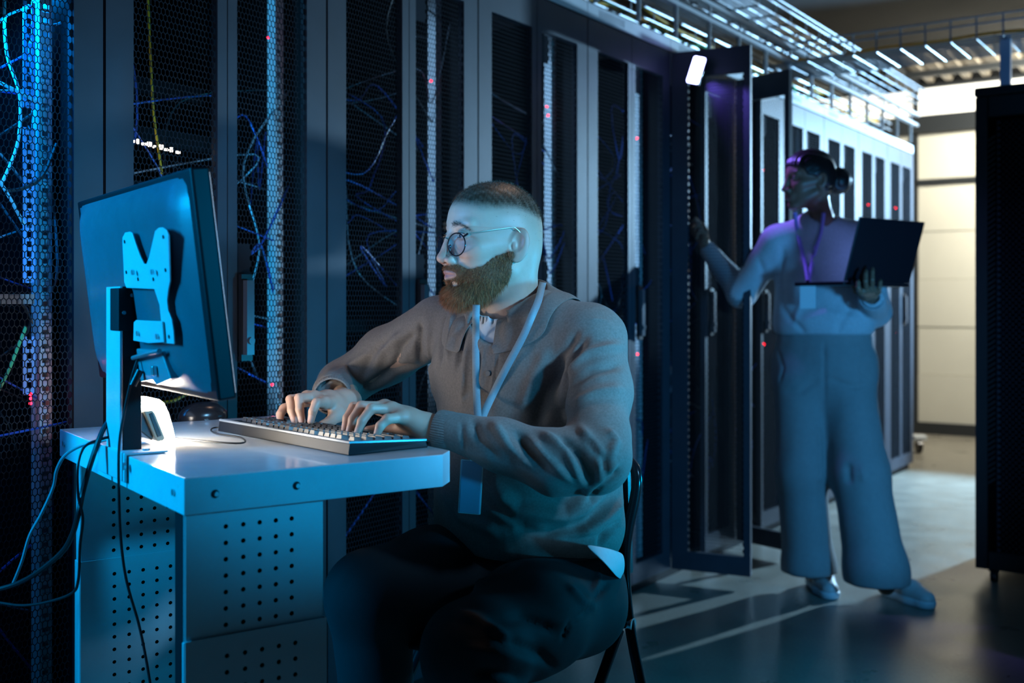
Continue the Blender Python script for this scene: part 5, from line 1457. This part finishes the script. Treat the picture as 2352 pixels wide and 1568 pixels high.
v_ = strokes(v_, f_, [([(1850, 840), (1855, 1000), (1862, 1300)], .008, .008), ([(1825, 900), (1815, 1100), (1822, 1300)], .014, -.012), ([(1880, 960), (1885, 1100), (1900, 1300)], .012, .010),
                      ([(1945, 950), (1950, 1100), (1965, 1330)], .014, -.012), ([(1995, 950), (2015, 1150), (2045, 1330)], .012, .012), ([(1970, 1000), (1990, 1150), (2010, 1330)], .010, .006),
                      ([(1893, 780), (1893, 850), (1894, 930)], .006, -.006), ([(1880, 870), (1840, 900), (1800, 900)], .010, -.007), ([(1905, 870), (1960, 890), (2000, 880)], .010, -.007),
                      ([(1785, 800), (1800, 845), (1790, 880)], .006, -.006), ([(1990, 800), (1975, 850), (2005, 880)], .006, -.006), ([(1785, 782), (1890, 790), (2005, 786)], .004, -.003)])
o = link('trousers', np_mesh('trousers', v_, f_, M['trousers_w'])); world_child(o, woman); tag(o, 'grey wide legged trousers')
# shoes
M['shoe'] = mat('pale_sneaker', (.55, .52, .52), .5, 0, .06, 60); M['sole'] = mat('sneaker_sole', (.62, .68, .72), .45)
for (tx, ty), (hx, hy), lab in (((1898, 1366), (1868, 1340), 'a'), ((2118, 1392), (2035, 1362), 'b')):
    toe = on_z(tx, ty, 0); heel = on_z(hx, hy, 0)
    dr = (toe-heel).normalized(); toe = heel+dr*.25 if (toe-heel).length < .25 else toe; Lg = (toe-heel).length
    c = (toe+heel)/2
    F = Field((c.x-.2, c.y-.22, -.01), (c.x+.2, c.y+.22, .16), .004)
    F.path([heel+dr*.03+V(0, 0, .045), heel+dr*(Lg*.55)+V(0, 0, .045), toe-dr*.035+V(0, 0, .030)], [.036, .040, .034], .02)
    F.cone(heel+dr*.03+V(0, 0, .05), heel+dr*.05+V(0, 0, .11), .036, .034, .02)
    F.cut((0, 0, .026), (0, 0, -1), .003); v_, f_ = F.mesh(); v_ = relax(v_, f_, 1)
    sh_ = link('sneaker', np_mesh('sneaker', v_, f_, M['shoe'])); world_child(sh_, woman)
    F = Field((c.x-.2, c.y-.22, -.01), (c.x+.2, c.y+.22, .08), .004)
    F.path([heel+dr*.03+V(0, 0, .02), heel+dr*(Lg*.6)+V(0, 0, .02), toe-dr*.038+V(0, 0, .02)], [.040, .044, .039], .02)
    F.cut((0, 0, .030), (0, 0, 1), .003); F.cut((0, 0, .001), (0, 0, -1), .002); v_, f_ = F.mesh(); v_ = relax(v_, f_, 1)
    so_ = link('sole', np_mesh('sole', v_, f_, M['sole'])); world_child(so_, woman)
    mb = MB(); sd_ = V(-dr.y, dr.x, 0)
    for k in range(5):
        q = heel+dr*(Lg*(.42+.08*k)); zz = .094-.007*k; mb.tube([q-sd_*.026+V(0, 0, zz-.012), q+V(0, 0, zz), q+sd_*.026+V(0, 0, zz-.012)], .003, 6)
    o = mb.build('laces', M['shirt'], woman, smooth=True, world=True); o['kind'] = 'stuff'
# lanyard with badge
lan = empty('lanyard', tuple(P(1855, 600, 4.05)), 0, 'violet lit lanyard with a pale badge hanging on the standing woman', 'lanyard')
for pix in ([(1826, 488, 4.10), (1830, 520), (1838, 560), (1848, 600), (1856, 650, 4.04)], [(1892, 488, 4.10), (1886, 530), (1874, 570), (1864, 610), (1857, 650, 4.04)]):
    o = ribbon(pix, .014, wtree, .006).build('strap', mat('violet_ribbon', (.34, .24, .62), .6), lan, smooth=True, world=True)
    m = o.modifiers.new('solid', 'SOLIDIFY'); m.thickness = .0015; m.offset = 0
bq = P(1855, 680, 4.035)
MB().cbox(bq, (.058, .004, .092), (V(.98, -.2, 0), V(.2, .98, 0), V(0, 0, 1))).build('badge_holder', mat('pale_badge', (.62, .68, .72), .35), lan, bevel=.003, world=True)
MB().cbox(bq+V(0, 0, .052), (.012, .006, .016)).build('badge_clip', M['black'], lan, bevel=.002, world=True)
# laptop
H1 = P(1938, 645, 3.86); H2 = P(2088, 650, 4.06); T1 = P(1970, 496, 3.80); T2 = P(2118, 511, 4.00)
lap = empty('laptop', tuple((H1+H2)/2), 0, 'black open laptop held up by the standing woman, lid towards the camera', 'laptop')
hx = (H2-H1).normalized(); hy = V(-hx.y, hx.x, 0)
lw_ = (H2-H1).length; up_ = ((T1-H1)+(T2-H2))/2; lh_ = up_.length; up_ = (up_-hx*up_.dot(hx)).normalized(); nn_ = hx.cross(up_).normalized()
M['lapt'] = mat('laptop_shell', (.012, .013, .02), .35, .2)
MB().cbox((H1+H2)/2+up_*lh_/2, (lw_, .006, lh_), (hx, nn_, up_)).build('lid', M['lapt'], lap, bevel=.003, world=True)
MB().cbox((H1+H2)/2+up_*lh_/2-nn_*.0035, (lw_-.02, .001, lh_-.02), (hx, nn_, up_)).build('screen', mat('laptop_screen', (.02, .02, .03), .2, emit=(.20, .34, 1), estr=1.2), lap, world=True)
MB().cbox((H1+H2)/2+hy*.115-V(0, 0, .008), (lw_, .23, .014), (hx, hy, V(0, 0, 1))).build('base', M['lapt'], lap, bevel=.003, world=True)
MB().tube([H1+hx*.03, H2-hx*.03], .006, 8).build('hinge', M['lapt'], lap, world=True)
